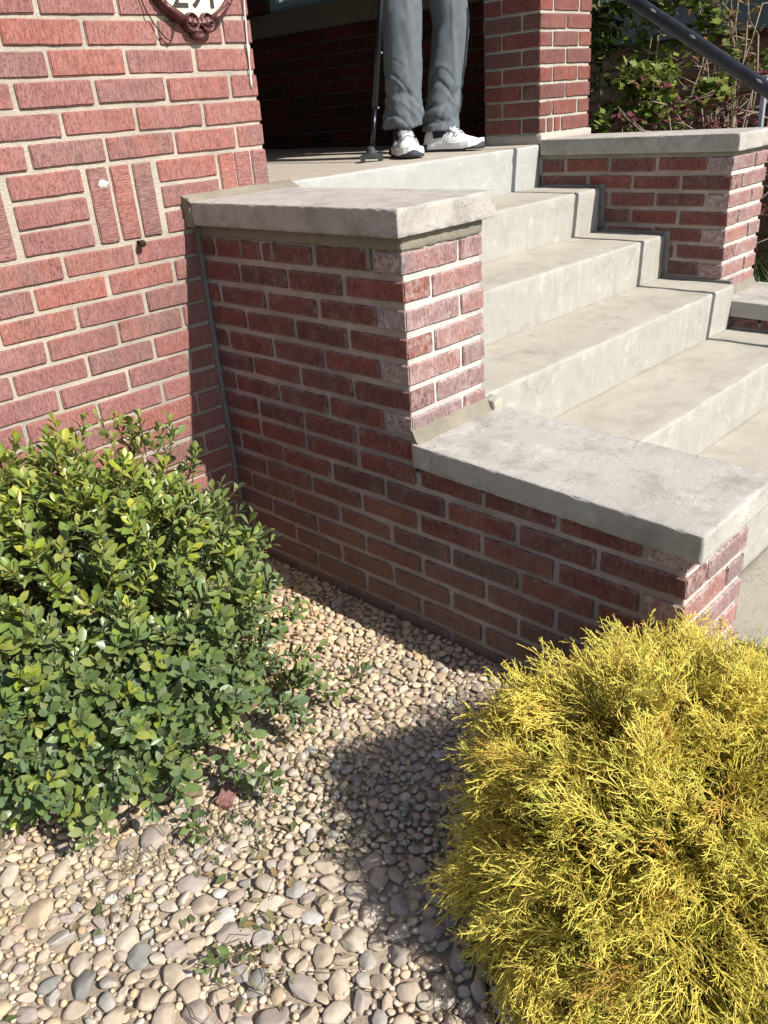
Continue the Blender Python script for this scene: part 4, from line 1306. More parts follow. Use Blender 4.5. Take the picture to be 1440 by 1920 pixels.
for i, (x, y, r, k, lb) in enumerate(placed):
    sd_ = rs.randint(0, 17)
    tilt = Euler((rs.gauss(0, .22), rs.gauss(0, .22), rs.uniform(0, 6.28)))
    if lb == 'long flat brown slab beneath the tips of the evergreen shrub': tilt = Euler((0, .05, .75))
    if i in sel:
        shp = sd_ % 9
        if (shp, k) not in SM:
            V, Fc, e = stone_tpl(shp, 4)
            j = np.array([.92 + .03 * (shp % 5)] * 3)
            nv = np.array([noise.noise(Vector(p) * 2.4) for p in V])[:, None]
            nf = np.array([noise.noise(Vector(p) * 7.1) for p in V])[:, None]
            me = tri_mesh('river_stone', V, Fc, np.clip(np.array(SC[k]) * j * (1 + .16 * nv + .10 * nf), 0, 1), True)
            me.materials.append(M['stone']); SM[(shp, k)] = (me, e)
        me, e = SM[(shp, k)]
        sc_ = (r * 1.04, r * 1.04 * (1.0 if not lb else .95), r * (1.0 if r < .03 else .85))
        o = bpy.data.objects.new('river_stone', me); COL.objects.link(o)
        o.location = (x, y, GZ - .001 - r * e[2] * (.42 if not lb else .25)); o.scale = sc_; o.rotation_euler = tilt
        if lb: tag(o, lb, 'stone')
        else: tag(o, '%s %s river stone lying %s' % ('larger' if r > .0185 else 'small', CN[k], zone_of(x, y)), 'stone', '%s %s river stones %s' % ('larger' if r > .0185 else 'small', CN[k], zone_of(x, y)))
    else:
        V, Fc, e = stone_tpl(sd_, 3 if r > .0114 and in_view(x, y, 0) and not hidden_at(x, y) else 2)
        wm = max(0.0, min(1.0, (1.6 + y * 1.3)))
        cc = np.array(SC[k]) * np.array((1 + .02 * wm, 1 - .075 * wm, 1 - .24 * wm)) * np.array((1.0, .985, .95)) * rs.uniform(.82, 1.14) * np.array((1, rs.uniform(.97, 1.03), rs.uniform(.94, 1.06)))
        zz = GZ - .002 - r * e[2] * rs.uniform(.25, .65)
        if lb == 'fill': zz = GZ - .0065
        bulk.add(place(V, tilt.to_matrix(), (x, y, zz), r * 1.05), Fc, np.tile(np.clip(cc, 0, 1), (len(V), 1)))
gr = link('gravel', bulk.mesh('gravel', True), M['stone'])
tag(gr, 'tan and grey pebbles covering the bed below the stair wall', 'gravel', None, 'stuff')
# broken brick lying on the gravel
bf = link('brick_fragment', brick_me('brick_fragment', .055, .035, .035, 77), M['brick_house'], None, (-.767, -.921, GZ + .002), (.25, -.2, .5))
tag(bf, 'broken piece of pinkish red brick lying on the gravel', 'brick fragment')

# ------------------------------------------------------------------ leaves
def leaf_tpl(L, Wd, fold, curl, nst=4):
    """obovate leaf lying along +Z, face towards +Y"""
    V = [(0, 0, 0)]
    prof = {4: (.40, .76, 1.0, .84), 3: (.7, 1.0, .6)}[nst]
    for i, wv in enumerate(prof):
        t_ = (i + 1) / (nst + 1)
        z = L * t_; y = curl * L * t_ * t_
        V += [(-Wd * wv, y + fold * Wd * wv, z), (0, y, z), (Wd * wv, y + fold * Wd * wv, z)]
    V.append((0, curl * L, L))
    Fc = [(0, 2, 1), (0, 3, 2)]
    for i in range(nst - 1):
        a = 1 + i * 3
        Fc += [(a, a + 1, a + 4), (a, a + 4, a + 3), (a + 1, a + 2, a + 5), (a + 1, a + 5, a + 4)]
    a = 1 + (nst - 1) * 3
    Fc += [(a, a + 1, a + 3), (a + 1, a + 2, a + 3)]
    return np.array(V), np.array(Fc, dtype=np.int32)
LT = [leaf_tpl(.036, .0085, .40, -.10), leaf_tpl(.040, .0092, .28, .06), leaf_tpl(.033, .0085, .45, -.2), leaf_tpl(.044, .0094, .22, -.16), leaf_tpl(.029, .0072, .45, .0)]
OLD = [(.145, .22, .08), (.175, .235, .095), (.135, .205, .10), (.19, .24, .125), (.155, .22, .07)]
YNG = [(.31, .37, .040), (.37, .40, .046), (.26, .335, .044), (.42, .42, .055), (.21, .30, .048)]

def shrub_leafy(bush, inv, sprigs, nleaf, big, rsd, matl, groups_named=True):
    """sprigs: list of (pos, dir, young 0..1, length). returns number of leaves"""
    leaves = []
    stems = Bulk()
    for (p, d, yg, ln) in sprigs:
        B = basis(d, rsd.uniform(0, 6.28))
        bend = Vector((rsd.gauss(0, .25), rsd.gauss(0, .25), .25)) * .5
        n = nleaf + rsd.randint(-2, 3)
        pts = []
        for i in range(6):
            t_ = i / 5
            pts.append(p + d.normalized() * (t_ * ln) + bend * (ln * t_ * t_ * .6))
        V, Fc = tube_arr(pts, [.0017 - .0007 * i / 5 for i in range(6)], 4)
        colr = np.array((.26, .20, .075) if yg > .45 else (.17, .125, .07))
        stems.add(np.array([tuple(q) for q in V]), tris(Fc), np.tile(colr, (len(V), 1)))
        for i in range(n):
            t_ = .12 + .88 * (i + .5) / n
            k = min(4, int(t_ * 5)); q = pts[k].lerp(pts[k + 1], t_ * 5 - k)
            ax = (pts[k + 1] - pts[k]).normalized()
            phi = i * 2.4 + rsd.uniform(-.3, .3)
            u = B @ Vector((math.cos(phi), math.sin(phi), 0))
            u = (u - ax * u.dot(ax)).normalized()
            spread = 1.15 - .75 * t_ * t_ + rsd.uniform(-.15, .2)
            ld = (ax * math.cos(spread) + u * math.sin(spread) + Vector((0, 0, .12))).normalized()
            # leaf frame: Z along leaf, Y (upper face) towards the stem tip
            yv = (ax - ld * ax.dot(ld))
            yv = (yv + Vector((0, 0, .25))); yv = (yv - ld * yv.dot(ld)).normalized()
            xv = yv.cross(ld)
            mt = Matrix((xv, yv, ld)).transposed() @ Matrix.Rotation(rsd.gauss(0, .3), 3, 'Z')
            sz = big * rsd.uniform(.72, 1.15) * (1.0 - .22 * (t_ > .85))
            y_ = yg * (.55 + .45 * t_) + rsd.gauss(0, .14)
            leaves.append((q, mt, sz, rsd.randint(0, 4), y_, rsd.randint(0, 4)))
    return leaves, stems
def emit_leaves(bush, inv, leaves, okf, matname, label_part='leaf', nsel=300, tpl=None, old=OLD, yng=YNG):
    tpl = tpl or LT
    leaves = [l_ for l_ in leaves if okf(l_[0] + l_[1] @ Vector((0, 0, .03 * l_[2])))]
    sc_ = []
    for (q, mt, sz, t_, y_, ci) in leaves:
        u, v_, z = pix(q)
        nrm = mt @ Vector((0, 1, 0)); view = (CAMV - q).normalized()
        s_ = sz * (.3 + abs(nrm.dot(view))) / z ** 3 if (0 < u < 1440 and 0 < v_ < 1920) else 0
        sc_.append(s_)
    chosen = pick(sc_, nsel) if nsel else set()
    blk = Bulk(); cache = {}
    for i, (q, mt, sz, t_, y_, ci) in enumerate(leaves):
        V, Fc = tpl[t_]
        lv = max(0.0, min(1.0, y_))
        a, b = np.array(old[ci]), np.array(yng[ci])
        if i in chosen:
            lvq = round(lv * 3) / 3
            key = (t_, ci, lvq)
            if key not in cache:
                colr = a + (b - a) * lvq
                me = tri_mesh('leaf', V, Fc, np.tile(colr, (len(V), 1)), True); me.materials.append(M[matname]); cache[key] = me
            o = bpy.data.objects.new('leaf', cache[key]); COL.objects.link(o); o.parent = bush
            mm = mt.to_4x4(); 
            mm = Matrix.Translation(q) @ mm @ Matrix.Scale(sz, 4)
            o.matrix_local = inv @ mm
        else:
            colr = a + (b - a) * lv
            blk.add(place(V, mt, q, sz), Fc, np.tile(colr, (len(V), 1)))
    return blk

# ------------------------------------------------------------------ evergreen shrub (left)
rs = random.Random(31)
BC = Vector((-.795, -.43, -.825))
bush = thing('evergreen_shrub', 'leafy green broadleaf shrub growing in the gravel against the house wall', 'shrub', (BC.x, BC.y, GZ))
binv = Matrix.Translation(-Vector((BC.x, BC.y, GZ)))
sprigs = []
for i in range(1650):
    d = Vector((rs.gauss(0, 1), rs.gauss(0, 1), rs.gauss(0, 1) + .25)).normalized()
    lump = 1 + .13 * noise.noise(d * 2.1 + Vector((4, 1, 0))) + .07 * noise.noise(d * 5)
    rr_ = lump * (1 - abs(rs.gauss(0, .16)) if i % 4 else rs.uniform(.45, .9))
    p = BC + Vector((d.x * .445 * rr_, d.y * .40 * rr_, d.z * .405 * rr_))
    if p.y > -.035 or p.z < GZ + .035 or p.x > -.03: continue
    dd = (d * Vector((1, 1, 1)).length * .55 + Vector((rs.gauss(0, .3), rs.gauss(0, .3), .75 + rs.gauss(0, .2)))).normalized()
    if d.z < -.1: dd = (d + Vector((rs.gauss(0, .3), rs.gauss(0, .3), .25))).normalized()
    hgt = (p.z - GZ) / .75
    yg = max(0, min(1, (hgt - .28) * 1.35)) * (1 if rr_ > .8 else .5) + (rs.random() < .22) * .55 - (.2 if p.x > -.45 else 0)
    sprigs.append((p, dd, max(0, yg), rs.uniform(.05, .085)))
for i in range(330):
    p = Vector((rs.uniform(-1.22, -.66), rs.uniform(-.84, -.50), rs.uniform(GZ + .05, -.72)))
    if ((p.x + .82) / .50) ** 2 + ((p.y + .43) / .43) ** 2 + ((p.z + .88) / .34) ** 2 > 1: continue
    sprigs.append((p, Vector((rs.gauss(0, .35), -.75 + rs.gauss(0, .2), .45 + rs.gauss(0, .25))), (rs.random() < .2) * .6, rs.uniform(.06, .10)))
# long shoots towards the stair wall and sprawling low branches
extra = [((-.40, -.34, -.52), (.20, .12, .9), .4, .11), ((-.33, -.30, -.62), (.35, -.05, .8), .25, .10), ((-.30, -.33, -.72), (.6, -.1, .6), .15, .09), ((-.28, -.45, -.80), (.6, -.25, .5), .1, .09),
         ((-.34, -.55, -.86), (.5, -.5, .35), .05, .09), ((-.37, -.62, -.93), (.4, -.6, .2), .1, .10), ((-.42, -.72, -.99), (.4, -.55, .15), .25, .11), ((-.48, -.80, -1.01), (.2, -.6, .2), .2, .10),
         ((-.55, -.82, -.98), (.1, -.8, .1), .05, .11), ((-.70, -.86, -.97), (.0, -.8, .1), .05, .12), ((-.86, -.86, -.98), (-.05, -.8, .05), .1, .11), ((-1.0, -.78, -.98), (-.2, -.7, .05), .1, .11),
         ((-.62, -.20, -.47), (.05, .0, 1), .9, .08), ((-.80, -.26, -.46), (-.05, .0, 1), 1.0, .08), ((-.52, -.22, -.49), (.12, .05, 1), .8, .08), ((-.95, -.30, -.48), (-.1, 0, 1), 1.0, .07), ((-.44, -.25, -.53), (.2, .05, 1), .6, .09), ((-1.08, -.35, -.53), (-.1, 0, 1), 1.0, .07)]
for p, d, yg, ln in extra:
    for j in range(3 if p[0] > -.45 and p[2] < -.7 else 5):
        sprigs.append((Vector(p) - Vector((.03 if p[0] > -.45 else 0, 0, 0)) + Vector((rs.gauss(0, .03), rs.gauss(0, .03), rs.gauss(0, .022))), Vector(d) + Vector((rs.gauss(0, .2), rs.gauss(0, .2), rs.gauss(0, .15))), yg, ln * rs.uniform(.75, 1.05)))
leaves, stems = shrub_leafy(bush, binv, sprigs, 10, 1.0, rs, M['leaf'])
okb = lambda p: p.y < -.012 and p.x < -.012 and p.z > GZ + .002
blk = emit_leaves(bush, binv, leaves, okb, 'leaf')
o = link('foliage', blk.mesh('foliage', True), M['leaf'], bush); o.matrix_parent_inverse = binv; o['kind'] = 'stuff'
o = link('twigs', stems.mesh('twigs', True), M['softleaf'], bush); o.matrix_parent_inverse = binv; o['kind'] = 'stuff'
for i in range(20):
    a = i * 2.4; r0 = .03 + .05 * rs.random()
    base = Vector((BC.x + math.cos(a) * r0 + rs.uniform(-.1, .12), BC.y - .05 + math.sin(a) * r0 - rs.uniform(0, .12), GZ - .03))
    tip = BC + Vector((math.cos(a) * .36, math.sin(a) * .28, rs.uniform(-.12, .28)))
    tip.y = min(tip.y, -.06)
    mid = base.lerp(tip, .45) + Vector((rs.gauss(0, .04), rs.gauss(0, .04), -.03))
    pts = []
    for k in range(9):
        t_ = k / 8
        pts.append(base * (1 - t_) ** 2 + mid * 2 * t_ * (1 - t_) + tip * t_ * t_ + Vector((rs.gauss(0, .004), rs.gauss(0, .004), 0)))
    o = link('branch', tube_me('branch', pts, [.0085 - .0065 * k / 8 for k in range(9)], 7), M['twig'], bush); o.matrix_parent_inverse = binv
for pts, r0 in (([(-.80, -.60, GZ), (-.83, -.75, GZ + .018), (-.845, -.83, GZ + .02), (-.83, -.86, GZ + .022), (-.80, -.875, GZ + .012)], .011), ([(-.66, -.62, GZ), (-.60, -.74, GZ + .03), (-.57, -.80, GZ + .08)], .007), ([(-.6, -.55, GZ), (-.5, -.66, GZ + .05), (-.44, -.74, GZ + .06), (-.40, -.79, GZ + .055)], .006)):
    o = link('branch', tube_me('branch', pts, [r0 * (1 - .35 * k / len(pts)) for k in range(len(pts))], 8), M['twig'], bush); o.matrix_parent_inverse = binv

# ------------------------------------------------------------------ golden threadleaf shrub (right)
rs = random.Random(77)
def frond_tpl(seed, cheap=False):
    q = random.Random(seed)
    blk = Bulk()
    L = q.uniform(.10, .14)
    bend = q.uniform(.12, .4); side = q.uniform(-.2, .2)
    def P(t_): return Vector((side * L * t_ * t_, -bend * L * t_ * t_, L * t_))
    def prism(p0, p1, r0, r1, c0, c1):
        d = (p1 - p0)
        if d.length < 1e-5: return
        B = basis(d, q.uniform(0, 6.28))
        V = []
        for p, r_ in ((p0, r0), (p1, r1)):
            for k in range(3):
                an = 2.094 * k
                v_ = p + B @ Vector((math.cos(an) * r_, math.sin(an) * r_, 0)); V.append(tuple(v_))
        Fc = [(0, 1, 4), (0, 4, 3), (1, 2, 5), (1, 5, 4), (2, 0, 3), (2, 3, 5)]
        C = [c0] * 3 + [c1] * 3
        blk.add(np.array(V), np.array(Fc, dtype=np.int32), np.array(C))
    gold = np.array((.95, .80, .17)); mid = np.array((.86, .72, .135)); old = np.array((.52, .44, .065)); wood = np.array((.24, .13, .05))
    ns = 7
    for i in range(ns):
        a, b = i / ns, (i + 1) / ns
        ca = old + (gold - old) * min(1, a * 1.1); cb = old + (gold - old) * min(1, b * 1.1)
        if i < 2: ca = wood
        prism(P(a), P(b), 0.0011 - .0005 * a, .0011 - .0005 * b, ca, cb)
    def thread(p, d, ln, out, ax, k0, depth):
        # a curved thread, forking near its end
        c0 = old + (mid - old) * k0; c1 = mid + (gold - mid) * .5
        d1 = (d + Vector((q.gauss(0, .18), q.gauss(0, .18), q.gauss(0, .18)))).normalized()
        m1 = p + d1 * ln * .4
        d2 = (d1 + ax * .28 + Vector((q.gauss(0, .22), q.gauss(0, .22), q.gauss(0, .22)))).normalized()
        m2 = m1 + d2 * ln * .35
        d3 = (d2 + ax * .2 + Vector((q.gauss(0, .25), q.gauss(0, .25), q.gauss(0, .25)))).normalized()
        r0 = .00088
        prism(p, m1, r0, r0, c0, c1); prism(m1, m2, r0, r0 * .9, c1, gold); prism(m2, m2 + d3 * ln * .3, r0 * .9, r0 * .55, gold, gold)
        if depth and not cheap:
            for j in range(q.randint(2, 4)):
                st, dr = (m1, d2) if j % 2 else (m2, d3)
                dd_ = (dr + Vector((q.gauss(0, .6), q.gauss(0, .6), q.gauss(0, .6)))).normalized()
                e1 = st + dd_ * ln * q.uniform(.2, .4)
                prism(st, e1, r0 * .9, r0 * .6, c1, gold)
    n = 9 if cheap else q.randint(12, 15)
    for i in range(n):
        t_ = .10 + .88 * i / n
        p = P(t_); ax = (P(min(1, t_ + .02)) - P(t_ - .02)).normalized()
        an0 = i * 2.1 + q.uniform(-.5, .5)
        out = Vector((math.cos(an0), math.sin(an0) * .65, 0)).normalized()
        an = q.uniform(.35, .85)
        d = (ax * math.cos(an) + out * math.sin(an)).normalized()
        thread(p, d, (.062 * (1 - t_ * .55)) * q.uniform(.7, 1.2), out, ax, .25 + .6 * t_, 1)
    return np.concatenate(blk.V), np.concatenate(blk.F), np.concatenate(blk.C)
FT = [frond_tpl(100 + i) for i in range(9)]
FTC = [frond_tpl(200 + i, True) for i in range(9)]
GC = Vector((-.349, -1.779, -1.0))
gold = thing('golden_shrub', 'rounded golden yellow threadleaf shrub in front of the low end of the stair wall', 'shrub', (GC.x, GC.y, GZ))
ginv = Matrix.Translation(-Vector((GC.x, GC.y, GZ)))
fr = []
NF_ = 2950
for i in range(NF_):
    zf = rs.uniform(-.16, 1) ** 1 if True else 0
    an = rs.uniform(0, 6.2832)
    zf = rs.uniform(-.12, 1.0)
    rxy = math.sqrt(max(0, 1 - zf * zf))
    d = Vector((rxy * math.cos(an), rxy * math.sin(an), zf))
    lump = 1 + .15 * noise.noise(d * 2.6 + Vector((9, 3, 0))) + .12 * noise.noise(d * 5.5)
    sweep = Vector((noise.noise(d * 3.1 + Vector((1, 5, 2))), noise.noise(d * 3.1 + Vector((7, 2, 9))), noise.noise(d * 3.1 + Vector((3, 8, 4))) - .22)) * .95
    deep = rs.random()
    rr_ = lump * (rs.uniform(.80, .90) if deep > .30 else rs.uniform(.58, .8))
    p = GC + Vector((d.x * .40, d.y * .40, d.z * .385)) * rr_
    if p.z < GZ + .02: continue
    dd = (d * .8 + sweep + Vector((0, 0, .34 if d.z > .45 else -.10)) + Vector((rs.gauss(0, .20), rs.gauss(0, .20), rs.gauss(0, .16)))).normalized()
    inner = deep <= .30
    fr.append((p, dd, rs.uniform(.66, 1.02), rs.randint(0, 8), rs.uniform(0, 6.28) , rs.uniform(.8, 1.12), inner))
for i in range(800):  # unseen inner sprays, added to make the shrub's shadow denser
    d = Vector((rs.gauss(0, 1), rs.gauss(0, 1), rs.gauss(0, 1))).normalized() * rs.uniform(.15, .72)
    p = GC + Vector((d.x * .40, d.y * .40, abs(d.z) * .385 - .02))
    fr.append((p, (d.normalized() + Vector((0, 0, .2))).normalized(), rs.uniform(1.2, 1.7), rs.randint(0, 8), 0, .9, True))
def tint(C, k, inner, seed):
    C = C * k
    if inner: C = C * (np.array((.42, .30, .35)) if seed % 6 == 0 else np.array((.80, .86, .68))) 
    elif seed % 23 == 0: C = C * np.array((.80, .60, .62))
    elif seed % 7 == 0: C = C * np.array((.82, .93, .9))
    return np.clip(C, 0, 1)
sc_ = []
for (p, dd, s_, t_, ro, k, inner) in fr:
    u, v_, z = pix(p + dd * .06)
    out_ = (p - GC).normalized().dot((CAMV - p).normalized())
    sc_.append(0 if inner or not (0 < u < 1440 and 0 < v_ < 1920) else s_ * max(0, out_ + .2) / z)
chosen = pick(sc_, 300)
blk = Bulk(); cache = {}
for i, (p, dd, s_, t_, ro, k, inner) in enumerate(fr):
    # keep the flat side of the spray facing outwards
    out_ = (p - GC).normalized()
    yv = out_ + Vector((0, 0, .4)); yv = yv - dd * yv.dot(dd)
    if yv.length < .05: yv = Vector((1, 0, 0)) - dd * dd.x
    yv.normalize(); xv = yv.cross(dd)
    mt = Matrix((xv, yv, dd)).transposed() @ Matrix.Rotation(rs.gauss(0, .55), 3, 'Z')
    V, Fc, C = (FTC if inner else FT)[t_]
    if i in chosen:
        kq = 0 if i % 23 == 0 else 1 if i % 7 == 0 else 2
        key = (t_, kq)
        if key not in cache:
            me = tri_mesh('spray', V, Fc, tint(C, 1.0, False, (23, 7, 1)[kq]), False); me.materials.append(M['frond']); cache[key] = me
        o = bpy.data.objects.new('spray', cache[key]); COL.objects.link(o); o.parent = gold
        o.matrix_local = ginv @ (Matrix.Translation(p) @ mt.to_4x4() @ Matrix.Scale(s_, 4))
    else:
        VV = place(V, mt, p, s_)
        if VV[:, 2].min() < GZ - .01: VV[:, 2] = np.maximum(VV[:, 2], GZ - .005)
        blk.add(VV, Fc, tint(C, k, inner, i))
o = link('foliage', blk.mesh('foliage'), M['frond'], gold); o.matrix_parent_inverse = ginv; o['kind'] = 'stuff'
for i in range(26):
    an = i * 2.4; el = rs.uniform(.15, 1.3)
    d = Vector((math.cos(an) * math.cos(el), math.sin(an) * math.cos(el), math.sin(el)))
    pts = [Vector((GC.x, GC.y, GZ - .02)) + Vector((d.x * .33 * t_, d.y * .33 * t_, (d.z * .34 + .05) * t_ ** .8)) for t_ in (0, .25, .5, .75, 1)]
    o = link('branch', tube_me('branch', pts, [.009, .007, .005, .004, .002], 6), M['twig'], gold); o.matrix_parent_inverse = ginv

# ------------------------------------------------------------------ leaf litter and clippings on the gravel
rs = random.Random(90)
blk = Bulk()
for i in range(270):
    if i % 3:
        cx_, cy_ = rs.choice(((-.80, -.95), (-.75, -1.02), (-.90, -1.2), (-.55, -.80), (-.98, -1.3), (-.70, -1.15), (-.45, -.95), (-1.05, -.95)))
        x, y = rs.gauss(cx_, .07), rs.gauss(cy_, .06)
    else: x, y = rs.uniform(-1.3, -.05), rs.uniform(-1.6, -.3)
    if x > -.02 or y > -.02: continue
    V, Fc = LT[rs.randint(0, 4)]
    mt = Euler((math.pi / 2 + rs.gauss(0, .35), rs.gauss(0, .4), rs.uniform(0, 6.28))).to_matrix()
    cc = rs.choice(((.14, .18, .07), (.24, .24, .12), (.32, .29, .16), (.34, .25, .12), (.16, .19, .09), (.36, .33, .20)))
    blk.add(place(V, mt, (x, y, GZ + .004 + rs.uniform(0, .008)), rs.uniform(.4, .85)), Fc, np.tile(np.array(cc), (len(V), 1)))
for i in range(120):
    cx_, cy_ = rs.choice(((-.72, -.95), (-.78, -1.0), (-.98, -.95), (-.97, -1.32), (-.62, -1.2)))
    x, y = rs.gauss(cx_, .06), rs.gauss(cy_, .05)
    a = rs.uniform(0, 6.28); ln = rs.uniform(.02, .06)
    z = GZ + .014
    V, Fc = tube_arr([(x, y, z - .004), (x + math.cos(a) * ln * .5, y + math.sin(a) * ln * .5, z + rs.uniform(.002, .012)), (x + math.cos(a + .3) * ln, y + math.sin(a + .3) * ln, z)], [.0009, .0010, .0006], 4)
    cc = rs.choice(((.34, .27, .16), (.26, .19, .11), (.40, .34, .22), (.20, .14, .09)))
    blk.add(np.array([tuple(q) for q in V]), tris(Fc), np.tile(np.array(cc), (len(V), 1)))
tag(link('leaf_litter', blk.mesh('leaf_litter', True), M['softleaf']), 'scattered leaf clippings and dry twigs on the gravel', 'leaf litter', None, 'stuff')
for (x, y, an, lb) in ((-.30, -.86, .2, 'cut green sprig lying on sunny gravel midway to the stair wall'), (-.985, -1.255, 2.5, 'small cut sprig lying beside the large mauve oval stone')):
    sg = thing('cut_sprig', lb, 'sprig', (x, y, GZ + .012))
    sgi = Matrix.Translation(-Vector((x, y, GZ + .012)))
    lv, st_ = shrub_leafy(sg, sgi, [(Vector((x - .06 * math.cos(an), y - .06 * math.sin(an), GZ + .012)), Vector((math.cos(an), math.sin(an), .06)), .1, .12), (Vector((x, y, GZ + .016)), Vector((math.cos(an + .6), math.sin(an + .6), .1)), .1, .07)], 7, .75, rs, None)
    b2 = Bulk()
    for (q, mt, sz, t_, y_, ci) in lv:
        V, Fc = LT[t_]; VV = place(V, mt, q, sz); VV[:, 2] = np.maximum(VV[:, 2], GZ + .006)
        b2.add(VV, Fc, np.tile(np.array(OLD[ci]) * 1.1, (len(V), 1)))
    o = link('foliage', b2.mesh('foliage', True), M['leaf'], sg); o.matrix_parent_inverse = sgi; o['kind'] = 'stuff'
    o = link('stem', st_.mesh('stem', True), M['softleaf'], sg); o.matrix_parent_inverse = sgi

# ------------------------------------------------------------------ garden beyond the far stair wall
rs = random.Random(44)
def wild_shrub(name, label, center, rad, ground, nst, nlf, cols, tplset, seed, spread, base_sp=.35, hmax=1.9):
    q = random.Random(seed)
    root = thing(name, label, 'shrub', (center[0], center[1], ground))
    inv = Matrix.Translation(-Vector((center[0], center[1], ground)))
    tips = []
    for i in range(nst):
        bx, by = center[0] + q.gauss(0, rad[0] * base_sp), center[1] + q.gauss(0, rad[1] * base_sp)
        h = hmax * q.uniform(.55, 1.0)
        tx, ty = bx + q.gauss(0, rad[0] * .45), by + q.gauss(0, rad[1] * .45)
        n = 11; pts = []
        for k in range(n):
            t_ = k / (n - 1)
            pts.append(Vector((bx + (tx - bx) * t_ ** 1.3 + q.gauss(0, .010), by + (ty - by) * t_ ** 1.3 + q.gauss(0, .010), ground - .03 + h * t_)))
        parts = [tube_arr(pts, [q.uniform(.006, .010) * (1 - .6 * k / n) for k in range(n)], 5)]
        for k in range(3, n):
            for _ in range(q.randint(1, 2)):
                if q.random() < .75:
                    d = Vector((q.gauss(0, 1), q.gauss(0, 1), q.uniform(.0, .9))).normalized()
                    ln = q.uniform(.10, .32)
                    m1 = pts[k] + d * ln * .5; m2 = pts[k] + (d + Vector((q.gauss(0, .3), q.gauss(0, .3), .1))).normalized() * ln
                    parts.append(tube_arr([pts[k], m1, m2], [.0042, .003, .0018], 4))
                    d2 = (d + Vector((q.gauss(0, .7), q.gauss(0, .7), q.gauss(.1, .4)))).normalized()
                    m3 = m1 + d2 * ln * .45
                    parts.append(tube_arr([m1, m3], [.0026, .0014], 4))
                    tips += [m2, m3]
            tips.append(pts[k])
        o = link('stem', me_from('stem', *merge(parts), True), M['twig_pale'], root); o.matrix_parent_inverse = inv
    b2 = Bulk()
    tips = [t_ for t_ in tips if spread(t_, q)]
    for i in range(nlf):
        p = q.choice(tips) + Vector((q.gauss(0, .035), q.gauss(0, .035), q.gauss(0, .03)))
        V, Fc = tplset[q.randint(0, len(tplset) - 1)]
        mt = Euler((math.pi / 2 + q.gauss(-.3, .5), q.gauss(0, .5), q.uniform(0, 6.28))).to_matrix()
        cc = np.array(q.choice(cols)) * q.uniform(.75, 1.2)
        b2.add(place(V, mt, p, q.uniform(.7, 1.3)), Fc, np.tile(cc, (len(V), 1)))
    o = link('foliage', b2.mesh('foliage', True), M['softleaf'], root); o.matrix_parent_inverse = inv; o['kind'] = 'stuff'
    return root
def lobed(L, Wd):
    """small three-lobed leaf along +Z"""
    V = [(0, 0, 0), (-.5, .05, .25), (-.95, .16, .55), (-.42, .06, .58), (-.5, .08, .82), (0, 0, 1), (.5, .08, .82), (.42, .06, .58), (.95, .16, .55), (.5, .05, .25), (0, -.05, .45)]
    V = np.array([(a * Wd, b * L * .4, z * L) for a, b, z in V])
    Fc = np.array([(10, i, i + 1) for i in range(0, 9)] + [(10, 9, 0)], dtype=np.int32)
    return V, Fc
LOB = [lobed(.045, .026), lobed(.055, .028), lobed(.038, .024)]
LGR = [(.13, .19, .03), (.19, .24, .04), (.09, .15, .028), (.24, .27, .06), (.11, .17, .03)]
wild_shrub('green_shrub', 'tall thin stemmed shrub with green lobed leaves beside the porch column', (3.25, .46, 0), (.30, .26), GZ, 15, 2300, LGR + [(.05, .09, .02)], LOB, 5, lambda p, q: p.z > .42 + q.gauss(0, .1) and q.random() < .8 or (q.random() < .06), .5, 2.1)
wild_shrub('lime_shrub', 'low shrub with lime green lobed leaves and upright bare stems behind the far stair wall', (3.05, .18, 0), (.24, .22), GZ, 11, 1000, [(.26, .30, .06), (.20, .27, .05), (.15, .22, .04), (.30, .31, .10)], LOB, 6, lambda p, q: .10 < p.z < .36, .55, 1.65)
wild_shrub('purple_shrub', 'purple leaved twiggy shrub below the black handrail', (3.05, -.22, 0), (.34, .22), GZ, 13, 1900, [(.13, .024, .045), (.10, .02, .035), (.16, .03, .05), (.18, .05, .05)], [leaf_tpl(.030, .008, .3, -.1), leaf_tpl(.034, .009, .2, -.15), lobed(.030, .018)], 7, lambda p, q: p.z < .45 and q.random() < .8, .6, 1.6)
wild_shrub('red_shrub', 'small twiggy shrub with dull red leaves at the foot of the porch column', (3.15, .62, 0), (.16, .16), GZ, 6, 700, [(.22, .035, .04), (.16, .03, .04), (.26, .06, .05)], LOB, 9, lambda p, q: p.z < .33, .6, 1.4)
wild_shrub('brown_shrub', 'half bare shrub with pale branches and withered tan leaves above the handrail', (3.75, -.06, 0), (.36, .26), GZ, 9, 420, [(.28, .20, .10), (.34, .26, .15), (.24, .13, .05), (.22, .22, .06)], [LT[3], LT[1], LOB[0]], 10, lambda p, q: p.z > .2, .5, 2.1)
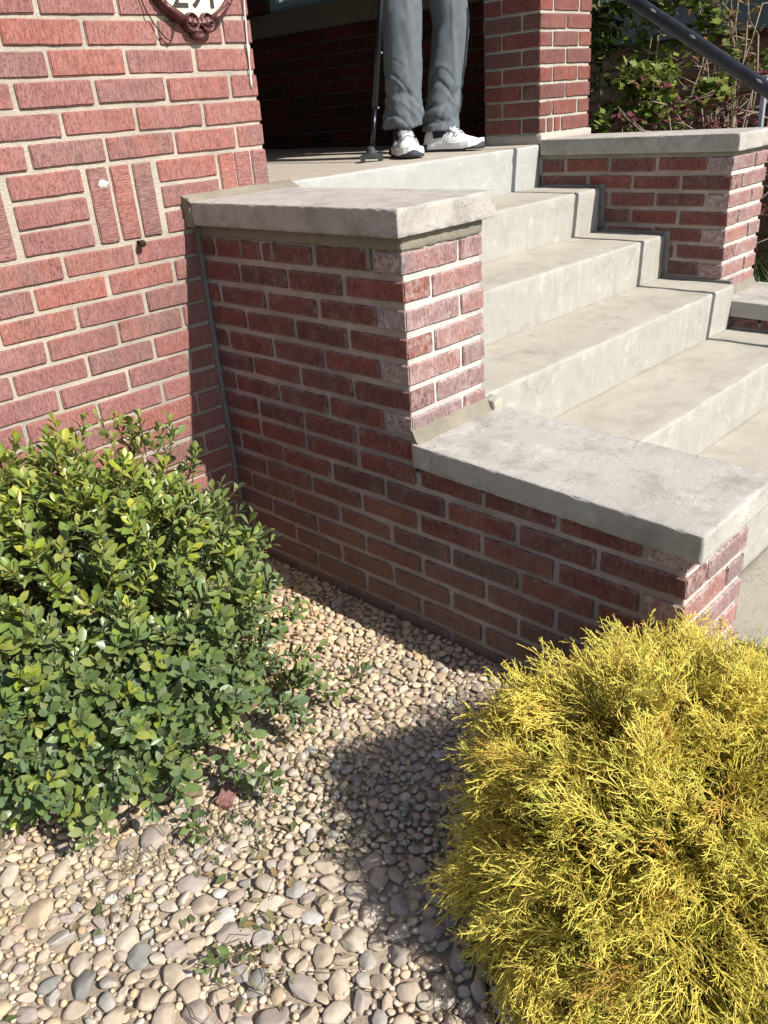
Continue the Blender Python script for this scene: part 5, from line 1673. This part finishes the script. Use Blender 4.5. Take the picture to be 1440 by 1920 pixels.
# grass clump to the right of the far wall
b2 = Bulk()
for i in range(900):
    x, y = rs.gauss(2.95, .28), rs.gauss(-.75, .25)
    if x < 2.36: continue
    a = rs.uniform(0, 6.28); h = rs.uniform(.25, .62); ln = h * rs.uniform(.25, .7)
    pts = [Vector((x, y, GZ - .03)), Vector((x + math.cos(a) * ln * .25, y + math.sin(a) * ln * .25, GZ + h * .6)), Vector((x + math.cos(a) * ln, y + math.sin(a) * ln, GZ + h * rs.uniform(.75, 1)))]
    s_ = Vector((-math.sin(a), math.cos(a), 0)) * .0035
    V = [pts[0] - s_, pts[0] + s_, pts[1] + s_, pts[1] - s_, pts[2]]
    cc = np.array(rs.choice(((.09, .16, .03), (.14, .21, .05), (.06, .11, .03), (.2, .22, .08)))) 
    b2.add(np.array([tuple(p) for p in V]), np.array([(0, 1, 2), (0, 2, 3), (3, 2, 4)], dtype=np.int32), np.tile(cc, (5, 1)))
gc = thing('grass_clump', 'tall green grass clump at the outer side of the far stair wall', 'grass clump', (2.95, -.75, GZ))
o = link('blades', b2.mesh('blades'), M['softleaf'], gc); o.matrix_parent_inverse = Matrix.Translation((-2.95, .75, -GZ)); o['kind'] = 'stuff'

# ------------------------------------------------------------------ neighbouring house, brown siding
NXW = 5.4
nb = thing('neighbour_house', 'neighbouring house with brown lap siding and a grey window sill behind the shrubs', 'house', (NXW, 1.0, GZ))
ninv = Matrix.Translation((-NXW, -1.0, -GZ))
o = link('wall', box_me('wall', NXW + .02, NXW + 3, -3.5, 6.5, GZ - .1, 3.2), M['siding'], nb); o.matrix_parent_inverse = ninv
bm = bmesh.new()
bdm = bpy.data.meshes.new('siding_board')
box_bm(bm, -.028, .016, -3.5, 6.5, 0, .118)
for v_ in bm.verts:
    if v_.co.x < 0 and v_.co.z > .05: v_.co.x = -.004
bm.to_mesh(bdm); bm.free(); bdm.materials.append(M['siding'])
for k in range(38):
    z = GZ + .02 + k * .112
    if .585 - .118 < z < 1.9:
        for ya, yb in ((-3.5, .20), (2.25, 6.5)):
            o = link('siding_board', bdm, M['siding'], nb, (NXW, (ya + yb) / 2 - 1.5 * (yb - ya) / 10, z)); o.scale = (1, (yb - ya) / 10, 1); o.matrix_parent_inverse = ninv
    else:
        o = link('siding_board', bdm, M['siding'], nb, (NXW, 0, z)); o.matrix_parent_inverse = ninv
wn = link('window', None, [], nb, (NXW - .02, 1.225, .585)); wn.matrix_parent_inverse = ninv
link('sill', box_me('sill', -.06, .05, -1.02, 1.02, .0, .15, .006), M['sill'], wn)
link('frame', bm_me(frame_bm(-.98, .98, .152, 1.40, -.02, .038, .07), 'frame'), M['sill'], wn)
link('pane', box_me('pane', .0, .006, -.91, .91, .223, 1.33), M['glass'], wn)
o = link('roof', box_me('roof', NXW - .4, NXW + 3.3, -3.9, 6.9, 3.201, 3.35), M['ledge'], nb); o.matrix_parent_inverse = ninv
